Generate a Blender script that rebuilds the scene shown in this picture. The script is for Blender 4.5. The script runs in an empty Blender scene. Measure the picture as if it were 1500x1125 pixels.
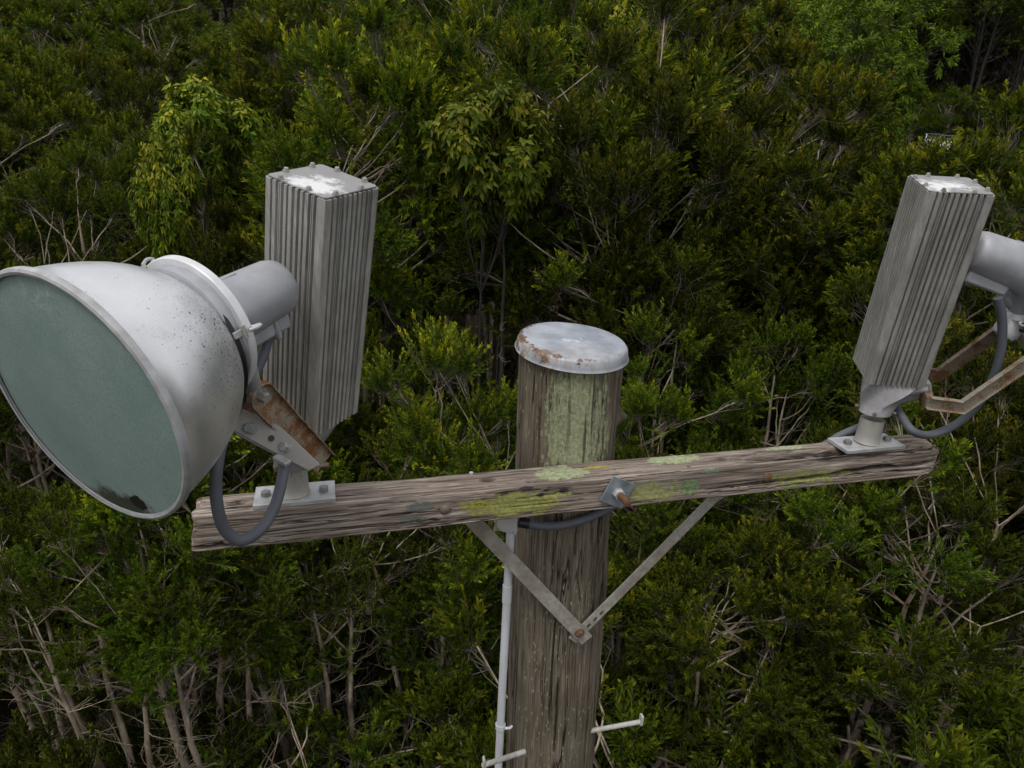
import bpy, math, random
import numpy as np
from mathutils import Vector, Matrix

# ------------------------------------------------------------------ camera, light, exposure
sc = bpy.context.scene
W = bpy.data.worlds.new("World"); sc.world = W; W.use_nodes = True
CAMR = np.array([[0.9708, -0.2385, 0.0247], [-0.0585, -0.3354, -0.9403], [0.2325, 0.9114, -0.3396]])   # right, down, forward
CAMP = np.array([-0.35295, -1.66570, 0.90897]); FPX = 1068.8
cam_d = bpy.data.cameras.new("camera"); cam = bpy.data.objects.new("camera", cam_d); sc.collection.objects.link(cam)
cam_d.sensor_width = 36; cam_d.lens = FPX / 1500 * 36; cam_d.clip_start = .05; cam_d.clip_end = 3000
cam.matrix_world = Matrix([[CAMR[0][i], -CAMR[1][i], -CAMR[2][i], CAMP[i]] for i in range(3)] + [[0, 0, 0, 1]])
sc.camera = cam
SUN_EL, SUN_AZ = math.radians(64), math.radians(222)
nt = W.node_tree; nt.nodes.clear()
wo = nt.nodes.new('ShaderNodeOutputWorld'); bg = nt.nodes.new('ShaderNodeBackground')
sky = nt.nodes.new('ShaderNodeTexSky'); sky.sky_type = 'NISHITA'; sky.sun_disc = False
sky.sun_elevation = SUN_EL; sky.sun_rotation = SUN_AZ; sky.dust_density = 4; sky.air_density = 1.2
hs = nt.nodes.new('ShaderNodeHueSaturation'); hs.inputs['Saturation'].default_value = .42
nt.links.new(sky.outputs[0], hs.inputs['Color'])
# a thin even cloud layer over the blue
tcw = nt.nodes.new('ShaderNodeTexCoord'); cl = nt.nodes.new('ShaderNodeTexNoise'); cl.inputs['Scale'].default_value = 2.2; cl.inputs['Detail'].default_value = 6
nt.links.new(tcw.outputs['Generated'], cl.inputs['Vector'])
cr_ = nt.nodes.new('ShaderNodeValToRGB'); cr_.color_ramp.elements[0].position = .3; cr_.color_ramp.elements[0].color = (.45, .45, .45, 1); cr_.color_ramp.elements[1].position = .7; cr_.color_ramp.elements[1].color = (.85, .85, .85, 1)
nt.links.new(cl.outputs['Fac'], cr_.inputs[0])
mxw = nt.nodes.new('ShaderNodeMix'); mxw.data_type = 'RGBA'; nt.links.new(cr_.outputs[0], mxw.inputs[0]); nt.links.new(hs.outputs[0], mxw.inputs[6]); mxw.inputs[7].default_value = (9.2, 9.2, 9.4, 1)
nt.links.new(mxw.outputs[2], bg.inputs['Color'])
bg.inputs['Strength'].default_value = .104
nt.links.new(bg.outputs[0], wo.inputs[0])
sd = bpy.data.lights.new("overcast_sun", 'SUN'); sun = bpy.data.objects.new("overcast_sun", sd); sc.collection.objects.link(sun)
sd.energy = 1.5; sd.angle = math.radians(18); sd.color = (1, .96, .9)
sdir = Vector((math.sin(SUN_AZ) * math.cos(SUN_EL), math.cos(SUN_AZ) * math.cos(SUN_EL), math.sin(SUN_EL)))
sun.rotation_euler = sdir.to_track_quat('Z', 'Y').to_euler()
sc.view_settings.view_transform = 'Standard'; sc.view_settings.look = 'None'
sc.view_settings.exposure = 0.0; sc.view_settings.gamma = 1; sc.view_settings.use_curve_mapping = False
sc.cycles.max_bounces = 5; sc.cycles.diffuse_bounces = 3; sc.cycles.transparent_max_bounces = 4

rng = np.random.RandomState(11); random.seed(5)
V = np.array
GZ = -8.6
def at(px, py, z=None, y=None, depth=None):
    d = CAMR.T @ V([(px - 750) / FPX, (py - 562.5) / FPX, 1.])
    if depth is not None: return CAMP + d * depth
    t = (z - CAMP[2]) / d[2] if z is not None else (y - CAMP[1]) / d[1]
    return CAMP + d * t

# ------------------------------------------------------------------ noise
def _h(i, j, k, s):
    n = (i * 374761393 + j * 668265263 + k * 2147483647 + s * 144665) & 0xffffffff
    n = ((n ^ (n >> 13)) * 1274126177) & 0xffffffff
    return ((n ^ (n >> 16)) & 0xffff) / 65535.
def vn(P, s=0):
    P = np.asarray(P, float); I = np.floor(P).astype(np.int64); F = P - I; F = F * F * (3 - 2 * F)
    r = 0
    for a in (0, 1):
        for b in (0, 1):
            for c in (0, 1):
                w = (F[..., 0] if a else 1 - F[..., 0]) * (F[..., 1] if b else 1 - F[..., 1]) * (F[..., 2] if c else 1 - F[..., 2])
                r = r + w * _h(I[..., 0] + a, I[..., 1] + b, I[..., 2] + c, s)
    return r * 2 - 1

# ------------------------------------------------------------------ node material helper
class Mat:
    def __init__(s, name):
        s.m = bpy.data.materials.new(name); s.m.use_nodes = True; s.t = s.m.node_tree
        s.b = s.t.nodes['Principled BSDF']; s.out = s.t.nodes['Material Output']; s.co = None
    def n(s, typ, **kw):
        x = s.t.nodes.new('ShaderNode' + typ)
        for k, v in kw.items(): setattr(x, k, v)
        return x
    def l(s, a, b): s.t.links.new(a, b)
    def coord(s):
        if not s.co: s.co = s.n('TexCoord').outputs['Object']
        return s.co
    def vec(s, scale=(1, 1, 1), loc=(0, 0, 0), rot=(0, 0, 0)):
        m = s.n('Mapping'); m.inputs['Scale'].default_value = scale; m.inputs['Location'].default_value = loc; m.inputs['Rotation'].default_value = rot
        s.l(s.coord(), m.inputs['Vector']); return m.outputs[0]
    def noise(s, scale=5, detail=4, rough=.55, vec=None, dist=0):
        x = s.n('TexNoise'); x.inputs['Scale'].default_value = scale; x.inputs['Detail'].default_value = detail
        x.inputs['Roughness'].default_value = rough; x.inputs['Distortion'].default_value = dist
        s.l(vec if vec is not None else s.coord(), x.inputs['Vector']); return x.outputs['Fac']
    def ramp(s, fac, stops, interp='LINEAR'):
        x = s.n('ValToRGB'); r = x.color_ramp; r.interpolation = interp
        while len(r.elements) < len(stops): r.elements.new(.5)
        for e, (p, c) in zip(r.elements, stops):
            e.position = p; e.color = (c, c, c, 1) if not hasattr(c, '__len__') else (*c, 1)
        s.l(fac, x.inputs[0]); return x.outputs[0]
    def mix(s, fac, a, b, blend='MIX'):
        x = s.n('Mix', data_type='RGBA', blend_type=blend)
        for sock, v in ((x.inputs[0], fac), (x.inputs[6], a), (x.inputs[7], b)):
            if hasattr(v, 'is_output') or isinstance(v, bpy.types.NodeSocket): s.l(v, sock)
            elif hasattr(v, '__len__'): sock.default_value = (*v, 1)
            else: sock.default_value = v
        return x.outputs[2]
    def math(s, op, a, b=0., c=None):
        x = s.n('Math', operation=op)
        for i, v in enumerate((a, b) if c is None else (a, b, c)):
            if isinstance(v, bpy.types.NodeSocket): s.l(v, x.inputs[i])
            else: x.inputs[i].default_value = v
        return x.outputs[0]
    def blob(s, center, radii):          # soft mask 1 inside an ellipsoid in object space
        m = s.n('Mapping'); m.inputs['Scale'].default_value = tuple(1 / r for r in radii)
        m.inputs['Location'].default_value = tuple(-c / r for c, r in zip(center, radii)); s.l(s.coord(), m.inputs['Vector'])
        x = s.n('VectorMath', operation='LENGTH'); s.l(m.outputs[0], x.inputs[0])
        return s.math('SUBTRACT', 1., x.outputs['Value'])
    def base(s, c):
        if isinstance(c, bpy.types.NodeSocket): s.l(c, s.b.inputs['Base Color'])
        else: s.b.inputs['Base Color'].default_value = (*c, 1)
    def rough(s, v):
        if isinstance(v, bpy.types.NodeSocket): s.l(v, s.b.inputs['Roughness'])
        else: s.b.inputs['Roughness'].default_value = v
    def metal(s, v):
        if isinstance(v, bpy.types.NodeSocket): s.l(v, s.b.inputs['Metallic'])
        else: s.b.inputs['Metallic'].default_value = v
    def bump(s, h, strength=.3, dist=.002):
        x = s.n('Bump'); x.inputs['Strength'].default_value = strength; x.inputs['Distance'].default_value = dist
        s.l(h, x.inputs['Height']); s.l(x.outputs[0], s.b.inputs['Normal'])

def metal_mat(name, a, b, metal=.55, rough=.5, sc_=30, streak=None, dirt=None, bump=.12):
    m = Mat(name); v = m.vec(streak) if streak else None
    f = m.noise(sc_, 6, .6, v); c = m.mix(m.ramp(f, [(.35, 0.), (.65, 1.)]), a, b)
    f2 = m.noise(7, 4, .6); c = m.mix(m.ramp(f2, [(.42, 0.), (.72, .7)]), c, dirt or tuple(x * .6 for x in a))
    m.base(c); m.metal(metal); m.rough(m.ramp(f, [(.3, rough - .08), (.7, rough + .12)])); m.bump(m.noise(220, 3), bump, .0006); return m.m
def rust_mat(name, amount, galv=(.36, .35, .31), tint=(1, 1, 1)):
    m = Mat(name); f = m.noise(17, 8, .75); f2 = m.noise(210, 5, .75)
    k = m.math('ADD', m.math('MULTIPLY', f, .70), m.math('MULTIPLY', f2, .42))
    mask = m.ramp(k, [(.62 - amount * .3, 0.), (.72 - amount * .3, 1.)])
    rc = m.ramp(f2, [(p_, tuple(a_ * b_ for a_, b_ in zip(c_, tint))) for p_, c_ in ((.3, (.045, .020, .012)), (.5, (.13, .055, .020)), (.7, (.24, .12, .045)))])
    m.base(m.mix(mask, m.mix(f2, galv, tuple(x * .75 for x in galv)), rc))
    m.metal(m.ramp(mask, [(0, .35), (1, 0.)])); m.rough(m.ramp(mask, [(0, .55), (1, .85)])); m.bump(f2, .5, .001); return m.m

def wood_mat(name, axis, lichen, base_a, base_b, dark, cracks=1.):
    m = Mat(name)
    def sv(along, across): return m.vec(tuple(along if i == axis else across for i in range(3)))
    g1 = m.noise(1, 9, .66, sv(3.2, 84), .12); g2 = m.noise(1, 5, .6, sv(9, 320)); big = m.noise(3.5, 4, .6)
    c = m.ramp(g1, [(.30, dark), (.44, base_a), (.58, base_b), (.75, tuple(min(1, x * 1.22) for x in base_b))])
    c = m.mix(m.ramp(g2, [(.42, .75), (.6, 0.)]), c, tuple(x * .45 for x in base_a))
    c = m.mix(m.ramp(big, [(.40, .5), (.6, 0.)]), c, tuple(x * .55 for x in base_a))
    cr = m.noise(1, 3, .5, sv(1.4, 38), .6)
    crm = m.ramp(m.math('ABSOLUTE', m.math('SUBTRACT', cr, .5)), [(0., 1.), (.006 * cracks, .9), (.014 * cracks, 0.)])
    gate = m.ramp(m.noise(1, 2, .5, sv(1.2, 9)), [(.47, 0.), (.55, 1.)])
    crm = m.math('MULTIPLY', crm, gate)
    c = m.mix(crm, c, (.012, .01, .008))
    at_ = m.n('Attribute', attribute_name='crack'); c = m.mix(at_.outputs['Fac'], c, (.014, .011, .009))
    h = m.math('ADD', m.math('MULTIPLY', g1, .6), m.math('MULTIPLY', g2, .5)); h = m.math('SUBTRACT', h, m.math('MULTIPLY', crm, 1.2))
    rough = .85
    for (kind, col, cen, rad, thr, nsc) in lichen:
        b = m.blob(cen, rad); nz = m.noise(1, 7, .75, sv(nsc * .22, nsc * 1.5)) if kind == 'streak' else m.noise(nsc, 7, .68)
        if kind == 'streak': nf = m.noise(1, 6, .75, sv(nsc * .9, nsc * 3.2))
        else: nf = m.noise(1, 6, .75, sv(nsc * 1.6, nsc * 5))
        k = m.math('ADD', m.math('MULTIPLY', b, .48), m.math('ADD', m.math('MULTIPLY', nz, .62), m.math('MULTIPLY', nf, .52)))
        k = m.math('MINIMUM', k, m.math('ADD', m.math('MULTIPLY', b, 9.), thr - .1))
        mask = m.ramp(k, [(thr + .10, 0.), (thr + .17, .88)])
        if kind == 'fleck':      # many small elongated flecks of lichen
            vo = m.n('TexVoronoi'); vo.inputs['Scale'].default_value = 1; m.l(sv(nsc * .32, nsc), vo.inputs['Vector'])
            k2 = m.math('ADD', vo.outputs['Distance'], m.math('MULTIPLY', m.noise(300, 2), .12))
            sel = m.math('MULTIPLY', m.ramp(k2, [(.24, 1.), (.31, 0.)]), m.ramp(m.math('ADD', m.noise(6, 3), m.math('MULTIPLY', b, .25)), [(thr, 0.), (thr + .06, 1.)]))
            mask = sel
        cc = m.mix(m.ramp(m.noise(95, 6, .75), [(.38, 0.), (.62, 1.)]), tuple(x * 1.1 for x in col), tuple(x * .55 for x in col))
        c = m.mix(mask, c, cc); h = m.math('ADD', h, m.math('MULTIPLY', mask, .25))
    c = m.mix(m.ramp(m.math('ADD', m.math('MULTIPLY', g1, .8), m.math('MULTIPLY', g2, .25)), [(.40, .85), (.47, 0.)]), c, tuple(x * .32 for x in base_a))
    m.base(c); m.rough(rough); m.b.inputs['Specular IOR Level'].default_value = .2; m.bump(h, .75, .004); return m.m

# ------------------------------------------------------------------ mesh helper
class MB:
    def __init__(s): s.v = []; s.f = []; s.a = None
    def add(s, vs, fs):
        o = len(s.v); s.v += [tuple(map(float, p)) for p in vs]; s.f += [tuple(i + o for i in f) for f in fs]; return s
    def box(s, c, size, B=None):
        B = np.eye(3) if B is None else B; c = V(c); h = V(size) / 2
        vs = [c + B @ (h * V([x, y, z])) for z in (-1, 1) for y in (-1, 1) for x in (-1, 1)]
        return s.add(vs, [(0, 2, 3, 1), (4, 5, 7, 6), (0, 1, 5, 4), (2, 6, 7, 3), (0, 4, 6, 2), (1, 3, 7, 5)])
    def lathe(s, o, ax, prof, n=48, cap0=False, cap1=False, ref=None):
        ax = V(ax, float) / np.linalg.norm(ax); u = np.cross(ax, [0, 0, 1.] if ref is None else ref)
        if np.linalg.norm(u) < 1e-3: u = np.cross(ax, [1., 0, 0])
        u /= np.linalg.norm(u); w = np.cross(ax, u); vs = []; fs = []
        for (t, r) in prof:
            for k in range(n):
                a = 2 * math.pi * k / n; vs.append(V(o) + ax * t + r * (math.cos(a) * u + math.sin(a) * w))
        for i in range(len(prof) - 1):
            for k in range(n): fs.append((i * n + k, i * n + (k + 1) % n, (i + 1) * n + (k + 1) % n, (i + 1) * n + k))
        if cap0: fs.append(tuple(range(n))[::-1])
        if cap1: fs.append(tuple((len(prof) - 1) * n + k for k in range(n)))
        return s.add(vs, fs)
    def cyl(s, a, b, r, n=24, r2=None):
        a = V(a); b = V(b); L = np.linalg.norm(b - a); return s.lathe(a, b - a, [(0, r), (L, r if r2 is None else r2)], n, True, True)
    def tube(s, pts, r, n=14, cap=True):
        P = [V(p, float) for p in pts]; fs = []; vs = []; R_ = r if hasattr(r, '__len__') else [r] * len(P)
        up = V([.13, .21, 1.])
        for i, p in enumerate(P):
            t = P[min(i + 1, len(P) - 1)] - P[max(i - 1, 0)]; t /= np.linalg.norm(t) + 1e-9
            if i == 0: u = np.cross(t, up); u /= np.linalg.norm(u)
            else: u = u - t * (u @ t); u /= np.linalg.norm(u)
            w = np.cross(t, u)
            for k in range(n):
                a = 2 * math.pi * k / n; vs.append(p + R_[i] * (math.cos(a) * u + math.sin(a) * w))
        for i in range(len(P) - 1):
            for k in range(n): fs.append((i * n + k, i * n + (k + 1) % n, (i + 1) * n + (k + 1) % n, (i + 1) * n + k))
        if cap: fs += [tuple(range(n))[::-1], tuple((len(P) - 1) * n + k for k in range(n))]
        return s.add(vs, fs)
    def prism(s, poly, ax):             # closed outline in 3-D extruded along ax
        poly = [V(p, float) for p in poly]; ax = V(ax, float); n = len(poly)
        return s.add(poly + [p + ax for p in poly], [tuple(range(n))[::-1], tuple(range(n, 2 * n))] + [(i, (i + 1) % n, n + (i + 1) % n, n + i) for i in range(n)])
    def bolt(s, p, d, r=.009, h=.008, washer=None, stud=0):
        d = V(d, float) / np.linalg.norm(d); p = V(p, float)
        if washer: s.lathe(p, d, [(0, washer), (.0022, washer), (.0026, washer * .9)], 24, True, True); p = p + d * .0025
        s.lathe(p, d, [(0, r), (h * .8, r), (h, r * .86)], 6, True, True)
        if stud: s.lathe(p, d, [(h * .9, r * .55), (h + stud, r * .55)], 12, False, True)
        return s
    def build(s, name, mat, parent=None, bevel=0, smooth=True, mesh=None):
        if mesh is None:
            me = bpy.data.meshes.new(name); me.from_pydata(s.v, [], s.f); me.validate()
            import bmesh
            bm = bmesh.new(); bm.from_mesh(me); bmesh.ops.recalc_face_normals(bm, faces=bm.faces); bm.to_mesh(me); bm.free()
            if smooth:
                me.polygons.foreach_set('use_smooth', [True] * len(me.polygons)); me.set_sharp_from_angle(angle=math.radians(38))
            me.materials.append(mat)
        o = bpy.data.objects.new(name, me); sc.collection.objects.link(o)
        if parent is not None:
            o.parent = parent; 
            M = parent
            off = Vector((0, 0, 0))
            while M is not None: off += M.location; M = M.parent
            o.location = -off
        if bevel:
            b = o.modifiers.new('edge', 'BEVEL'); b.width = bevel; b.segments = 2; b.limit_method = 'ANGLE'; b.angle_limit = math.radians(35)
        return o
def smooth_path(pts, n=10):
    P = [V(p, float) for p in pts]; P = [2 * P[0] - P[1]] + P + [2 * P[-1] - P[-2]]; out = []
    for i in range(1, len(P) - 2):
        for k in range(n):
            t = k / n; a, b, c, d = P[i - 1:i + 3]
            out.append(.5 * ((2 * b) + (c - a) * t + (2 * a - 5 * b + 4 * c - d) * t * t + (3 * b - a - 3 * c + d) * t ** 3))
    out.append(P[-2]); return out
def thing(name, loc, label, cat, group=None):
    o = bpy.data.objects.new(name, None); sc.collection.objects.link(o); o.location = tuple(map(float, loc)); o.empty_display_size = .1
    return tag(o, label, cat, group)
def tag(o, label=None, cat=None, group=None, kind=None):
    for k, v in (('label', label), ('category', cat), ('group', group), ('kind', kind)):
        if v: o[k] = v
    return o
def np_mesh(name, verts, faces, mat, attrs=None, smooth=False):
    me = bpy.data.meshes.new(name); nv = len(verts); F = np.asarray(faces, np.int32); nf, k = F.shape
    me.vertices.add(nv); me.vertices.foreach_set('co', np.asarray(verts, np.float32).ravel())
    me.loops.add(nf * k); me.loops.foreach_set('vertex_index', F.ravel())
    me.polygons.add(nf); me.polygons.foreach_set('loop_start', np.arange(0, nf * k, k, dtype=np.int32))
    if smooth: me.polygons.foreach_set('use_smooth', np.ones(nf, bool))
    me.update(calc_edges=True)
    for kk, vv in (attrs or {}).items():
        a = me.attributes.new(kk, 'FLOAT', 'POINT'); a.data.foreach_set('value', np.asarray(vv, np.float32))
    me.materials.append(mat); return me
def put(name, me, parent=None, loc=(0, 0, 0)):
    o = bpy.data.objects.new(name, me); sc.collection.objects.link(o); o.parent = parent; o.location = loc; return o

# ------------------------------------------------------------------ materials
M = {}
M['galv'] = metal_mat('galvanised_steel', (.40, .41, .42), (.55, .56, .58), .35, .5, 40, dirt=(.24, .23, .21))
M['galv_blue'] = metal_mat('blue_grey_galvanised', (.22, .26, .30), (.34, .39, .44), .45, .45, 30, dirt=(.14, .15, .15))
M['cast'] = metal_mat('cast_aluminium', (.30, .30, .31), (.40, .40, .42), .3, .55, 60, dirt=(.20, .19, .175))
M['barrel'] = metal_mat('grey_cast_housing', (.36, .37, .40), (.44, .45, .48), .3, .5, 25, dirt=(.28, .28, .30))
M['fins'] = metal_mat('extruded_aluminium', (.40, .395, .37), (.54, .535, .51), .40, .42, 1, (110, 110, 1.4), dirt=(.27, .255, .225))
M['rod'] = rust_mat('rusted_thread', .30, (.20, .17, .14))
M['rusty'] = rust_mat('brown_rusty_channel', .42, (.30, .25, .19)); M['palearm'] = rust_mat('pale_channel_with_rust_edges', .20, (.40, .37, .30), (1.2, 1.2, 1.2))
M['stained'] = rust_mat('stained_galvanised', .06, (.42, .41, .38))
M['post'] = rust_mat('rust_stained_post', -.12, (.42, .41, .37))
M['bracket'] = rust_mat('weathered_bracket', -.28, (.42, .40, .37))
M['brace'] = metal_mat('weathered_brace', (.31, .29, .25), (.45, .43, .39), .25, .6, 70, dirt=(.17, .12, .08), bump=.4)
m = Mat('grey_cable'); m.base(m.mix(m.noise(20), (.075, .082, .10), (.12, .13, .15))); m.rough(.6); M['cable'] = m.m
m = Mat('black_gland'); m.base((.012, .012, .013)); m.rough(.45); M['black'] = m.m
m = Mat('white_conduit'); m.base(m.mix(m.ramp(m.noise(1, 4, .6, m.vec((40, 40, 4))), [(.4, 0.), (.75, .6)]), (.60, .62, .66), (.36, .36, .35))); m.rough(.45); M['pvc'] = m.m
m = Mat('grey_plastic_box'); m.base(m.mix(m.noise(18), (.50, .50, .49), (.38, .38, .37))); m.rough(.5); M['boxp'] = m.m
# spun reflector: satin aluminium, grime specks on its flank
m = Mat('spun_aluminium')
f = m.noise(6, 5, .6); sp = m.noise(210, 2, .6); area = m.blob((-.545, -.40, .55), (.16, .2, .17))
spk = m.ramp(m.math('ADD', sp, m.math('MULTIPLY', m.math('MAXIMUM', area, 0.), .16)), [(.715, 0.), (.745, 1.)])
spf = m.ramp(m.math('ADD', m.noise(420, 2, .6), m.math('MULTIPLY', m.math('MAXIMUM', area, 0.), .12)), [(.68, 0.), (.73, .6)])
c = m.mix(m.ramp(f, [(.35, 0.), (.7, 1.)]), (.74, .745, .77), (.90, .90, .91))
c = m.mix(m.ramp(m.math('ADD', m.noise(13, 7, .75), m.math('MULTIPLY', area, .12)), [(.56, 0.), (.72, .4)]), c, (.42, .45, .52))
c = m.mix(spk, c, (.03, .03, .035)); c = m.mix(spf, c, (.12, .13, .15)); m.base(c)
m.metal(m.math('SUBTRACT', .82, m.math('MULTIPLY', spk, .8))); m.rough(m.math('ADD', m.ramp(f, [(.3, .27), (.7, .36)]), m.math('MULTIPLY', m.noise(1, 4, .6, m.vec((60, 60, 60))), .12))); m.bump(m.math('ADD', m.noise(9, 3), m.math('MULTIPLY', m.noise(60, 4), .2)), .10, .004); M['reflector'] = m.m
# glass gone dull green with a film of grime
m = Mat('dirty_green_glass')
f = m.noise(9, 6, .65); f2 = m.noise(260, 3, .7)
c = m.mix(m.ramp(f, [(.3, 0.), (.7, 1.)]), (.20, .285, .262), (.29, .37, .345)); c = m.mix(m.ramp(f2, [(.35, .5), (.62, 0.)]), c, (.105, .165, .15)); c = m.mix(m.ramp(m.noise(1, 5, .7, m.vec((30, 30, 7), rot=(.5, .4, 0))), [(.5, 0.), (.7, .4)]), c, (.22, .29, .27))
low = m.blob((-0.719, -0.431, 0.266), (.14, .13, .050)); grime = m.ramp(m.math('ADD', m.math('MULTIPLY', low, .55), m.noise(30, 8, .8)), [(.60, 0.), (.80, .95)])
c = m.mix(m.math('MULTIPLY', m.math('MAXIMUM', 0., m.blob((-0.758, -0.496, 0.654), (.08, .08, .035))), m.ramp(m.noise(45, 6, .7), [(.5, 0.), (.62, 1.)])), c, (.40, .46, .44))
c = m.mix(grime, c, (.030, .034, .020))
spot = m.blob((-0.687, -0.465, 0.291), (.024, .024, .020)); c = m.mix(m.ramp(m.math('ADD', spot, m.math('MULTIPLY', m.noise(90, 4), .9)), [(.62, 0.), (.7, 1.)]), c, (.012, .011, .009))
m.base(c); m.rough(.42); m.b.inputs['Coat Weight'].default_value = .25; m.b.inputs['Coat Roughness'].default_value = .3; m.bump(f2, .08, .0006); M['glass'] = m.m
# lid with a chalky white deposit
def lid_mat(cen):
    m = Mat('lid_with_chalk'); f = m.noise(9, 7, .7); b = m.blob(cen, (.12, .10, .12))
    k = m.ramp(m.math('ADD', m.math('MULTIPLY', b, .30), m.math('ADD', m.math('MULTIPLY', f, .75), m.math('MULTIPLY', m.noise(55, 6, .8), .38))), [(.70, 0.), (.80, 1.)])
    m.base(m.mix(k, m.mix(m.noise(30), (.36, .35, .35), (.27, .265, .27)), (.72, .72, .73))); m.metal(m.ramp(k, [(0, .4), (1, 0.)])); m.rough(.5); return m.m
m = Mat('cap_metal'); f = m.noise(11, 7, .65); e = m.noise(28, 6, .7)
c = m.mix(m.ramp(f, [(.35, 0.), (.62, 1.)]), (.25, .28, .33), (.43, .46, .51))
c = m.mix(m.ramp(m.math('ADD', m.math('MULTIPLY', m.blob((.31, .23, .33), (.07, .05, .05)), .2), m.noise(40, 7, .8)), [(.64, 0.), (.74, .7)]), c, (.72, .74, .78))
rr_ = m.n('SeparateXYZ'); m.l(m.coord(), rr_.inputs[0])
dx = m.math('SUBTRACT', rr_.outputs[0], .312); dy = m.math('SUBTRACT', rr_.outputs[1], .247)
rad = m.math('SQRT', m.math('ADD', m.math('MULTIPLY', dx, dx), m.math('MULTIPLY', dy, dy)))
edge = m.math('SUBTRACT', 1., m.math('MULTIPLY', m.math('ABSOLUTE', m.math('SUBTRACT', rad, .150)), 60.))
left = m.math('MULTIPLY', dx, -1.6)
rk = m.ramp(m.math('ADD', m.math('MULTIPLY', m.math('MAXIMUM', edge, -0.6), .16), m.math('ADD', e, m.math('MULTIPLY', left, .45))), [(.66, 0.), (.71, 1.)])
c = m.mix(rk, c, m.ramp(m.noise(90, 4), [(.3, (.07, .032, .018)), (.7, (.24, .12, .06))]))
st = m.noise(1, 4, .6, m.vec((30, 30, 3))); side = m.math('LESS_THAN', m.math('ADD', rr_.outputs[2], m.math('MULTIPLY', dx, .06)), .318)
c = m.mix(m.math('MULTIPLY', side, m.ramp(st, [(.45, 0.), (.65, .6)])), c, (.33, .27, .20))
c = m.mix(m.math('MULTIPLY', side, m.ramp(m.noise(1, 4, .6, m.vec((22, 22, 2), (3, 1, 2))), [(.5, 0.), (.66, .6)])), c, (.50, .52, .50))
m.base(c); m.metal(.3); m.rough(m.ramp(f, [(.3, .42), (.7, .6)])); m.bump(m.noise(14, 3), .15, .004); M['cap'] = m.m

YEL = (.36, .37, .10); PALE = (.42, .47, .28); GREEN = (.22, .30, .15); GREY = (.15, .17, .15)
M['beam'] = wood_mat('weathered_crossarm', 0, [
    ('n', YEL, (.10, .0, -.055), (.20, .05, .055), .62, 22), ('n', (.33, .34, .13), (.47, 0, -.06), (.26, .05, .07), .72, 30),
    ('n', (.38, .37, .08), (-.02, 0, -.045), (.06, .03, .02), .62, 34),
    ('n', (.30, .32, .10), (.98, .0, -.06), (.34, .06, .06), .735, 26), ('n', GREEN, (.60, -.003, -.055), (.035, .02, .028), .44, 30),
    ('n', PALE, (.235, .055, .0), (.085, .045, .02), .50, 34), ('n', PALE, (.58, .075, .0), (.10, .035, .02), .52, 34),
    ('n', PALE, (.965, .085, 0), (.12, .03, .02), .66, 40), ('n', (.40, .35, .08), (.34, .07, 0), (.06, .016, .02), .6, 60),
    ('n', GREY, (-.165, -.003, -.035), (.045, .02, .016), .52, 26), ('n', GREY, (-.18, -.003, -.072), (.05, .02, .012), .55, 26),
    ('n', (.05, .055, .05), (.225, -.003, -.030), (.018, .02, .009), .5, 30), ('n', (.07, .07, .06), (.12, -.003, -.012), (.03, .02, .010), .55, 30),
    ('n', (.05, .055, .05), (.16, -.003, -.035), (.014, .02, .008), .52, 30), ('n', (.26, .32, .24), (.66, .004, -.01), (.05, .02, .012), .6, 40)],
    (.28, .222, .182), (.50, .43, .375), (.075, .057, .044))
M['pole'] = wood_mat('weathered_pole', 2, [
    ('streak', (.37, .40, .24), (.29, .10, .10), (.21, .15, .42), .70, 34),
    ('fleck', (.30, .34, .20), (.25, .10, -.60), (.16, .12, .8), .535, 95),
    ('fleck', (.36, .40, .19), (.20, .12, .10), (.08, .12, .3), .52, 80)],
    (.165, .135, .098), (.275, .230, .178), (.062, .05, .038), 1.1)

# ------------------------------------------------------------------ terrain
HEAD = math.atan2(CAMR[2][0], CAMR[2][1])          # compass heading of the view
def terr(x, y):
    dx = x - CAMP[0]; dy = y - CAMP[1]; d = np.hypot(dx, dy); az = np.arctan2(dx, dy) - HEAD
    az = (az + np.pi) % (2 * np.pi) - np.pi
    s = np.clip((d - 20) / 62, 0, 1); s = s * s * (3 - 2 * s)
    h = np.clip((d - 120) / 180, 0, 1); h = h * h * (3 - 2 * h)
    front = np.clip(1.6 - np.abs(az), 0, 1)
    return GZ + front * (7.8 * s + 40 * h) + .25 * vn(np.stack([x * .21, y * .21, x * 0], -1), 3)
def make_ground():
    r = np.concatenate([np.linspace(0, 30, 50), np.geomspace(31, 900, 60)]); a = np.linspace(0, 2 * np.pi, 181)[:-1]
    Rr, A = np.meshgrid(r, a, indexing='ij'); X = CAMP[0] + Rr * np.sin(A); Y = CAMP[1] + Rr * np.cos(A)
    Z = terr(X, Y); v = np.stack([X, Y, Z], -1).reshape(-1, 3); n = len(a); i, j = np.meshgrid(np.arange(len(r) - 1), np.arange(n), indexing='ij')
    f = np.stack([i * n + j, i * n + (j + 1) % n, (i + 1) * n + (j + 1) % n, (i + 1) * n + j], -1).reshape(-1, 4)
    m = Mat('forest_floor'); a_ = m.noise(1.3, 8, .7); b_ = m.noise(14, 6, .7)
    c = m.mix(m.ramp(a_, [(.4, 0.), (.6, 1.)]), (.022, .017, .011), (.014, .02, .006)); c = m.mix(m.ramp(b_, [(.45, 0.), (.65, .8)]), c, (.048, .036, .022))
    m.base(c); m.rough(.95); m.b.inputs['Specular IOR Level'].default_value = .05; m.bump(b_, 1., .05)
    return tag(put('ground', np_mesh('ground', v, f[:, ::-1], m.m, smooth=True)), kind='structure')
make_ground()

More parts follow.
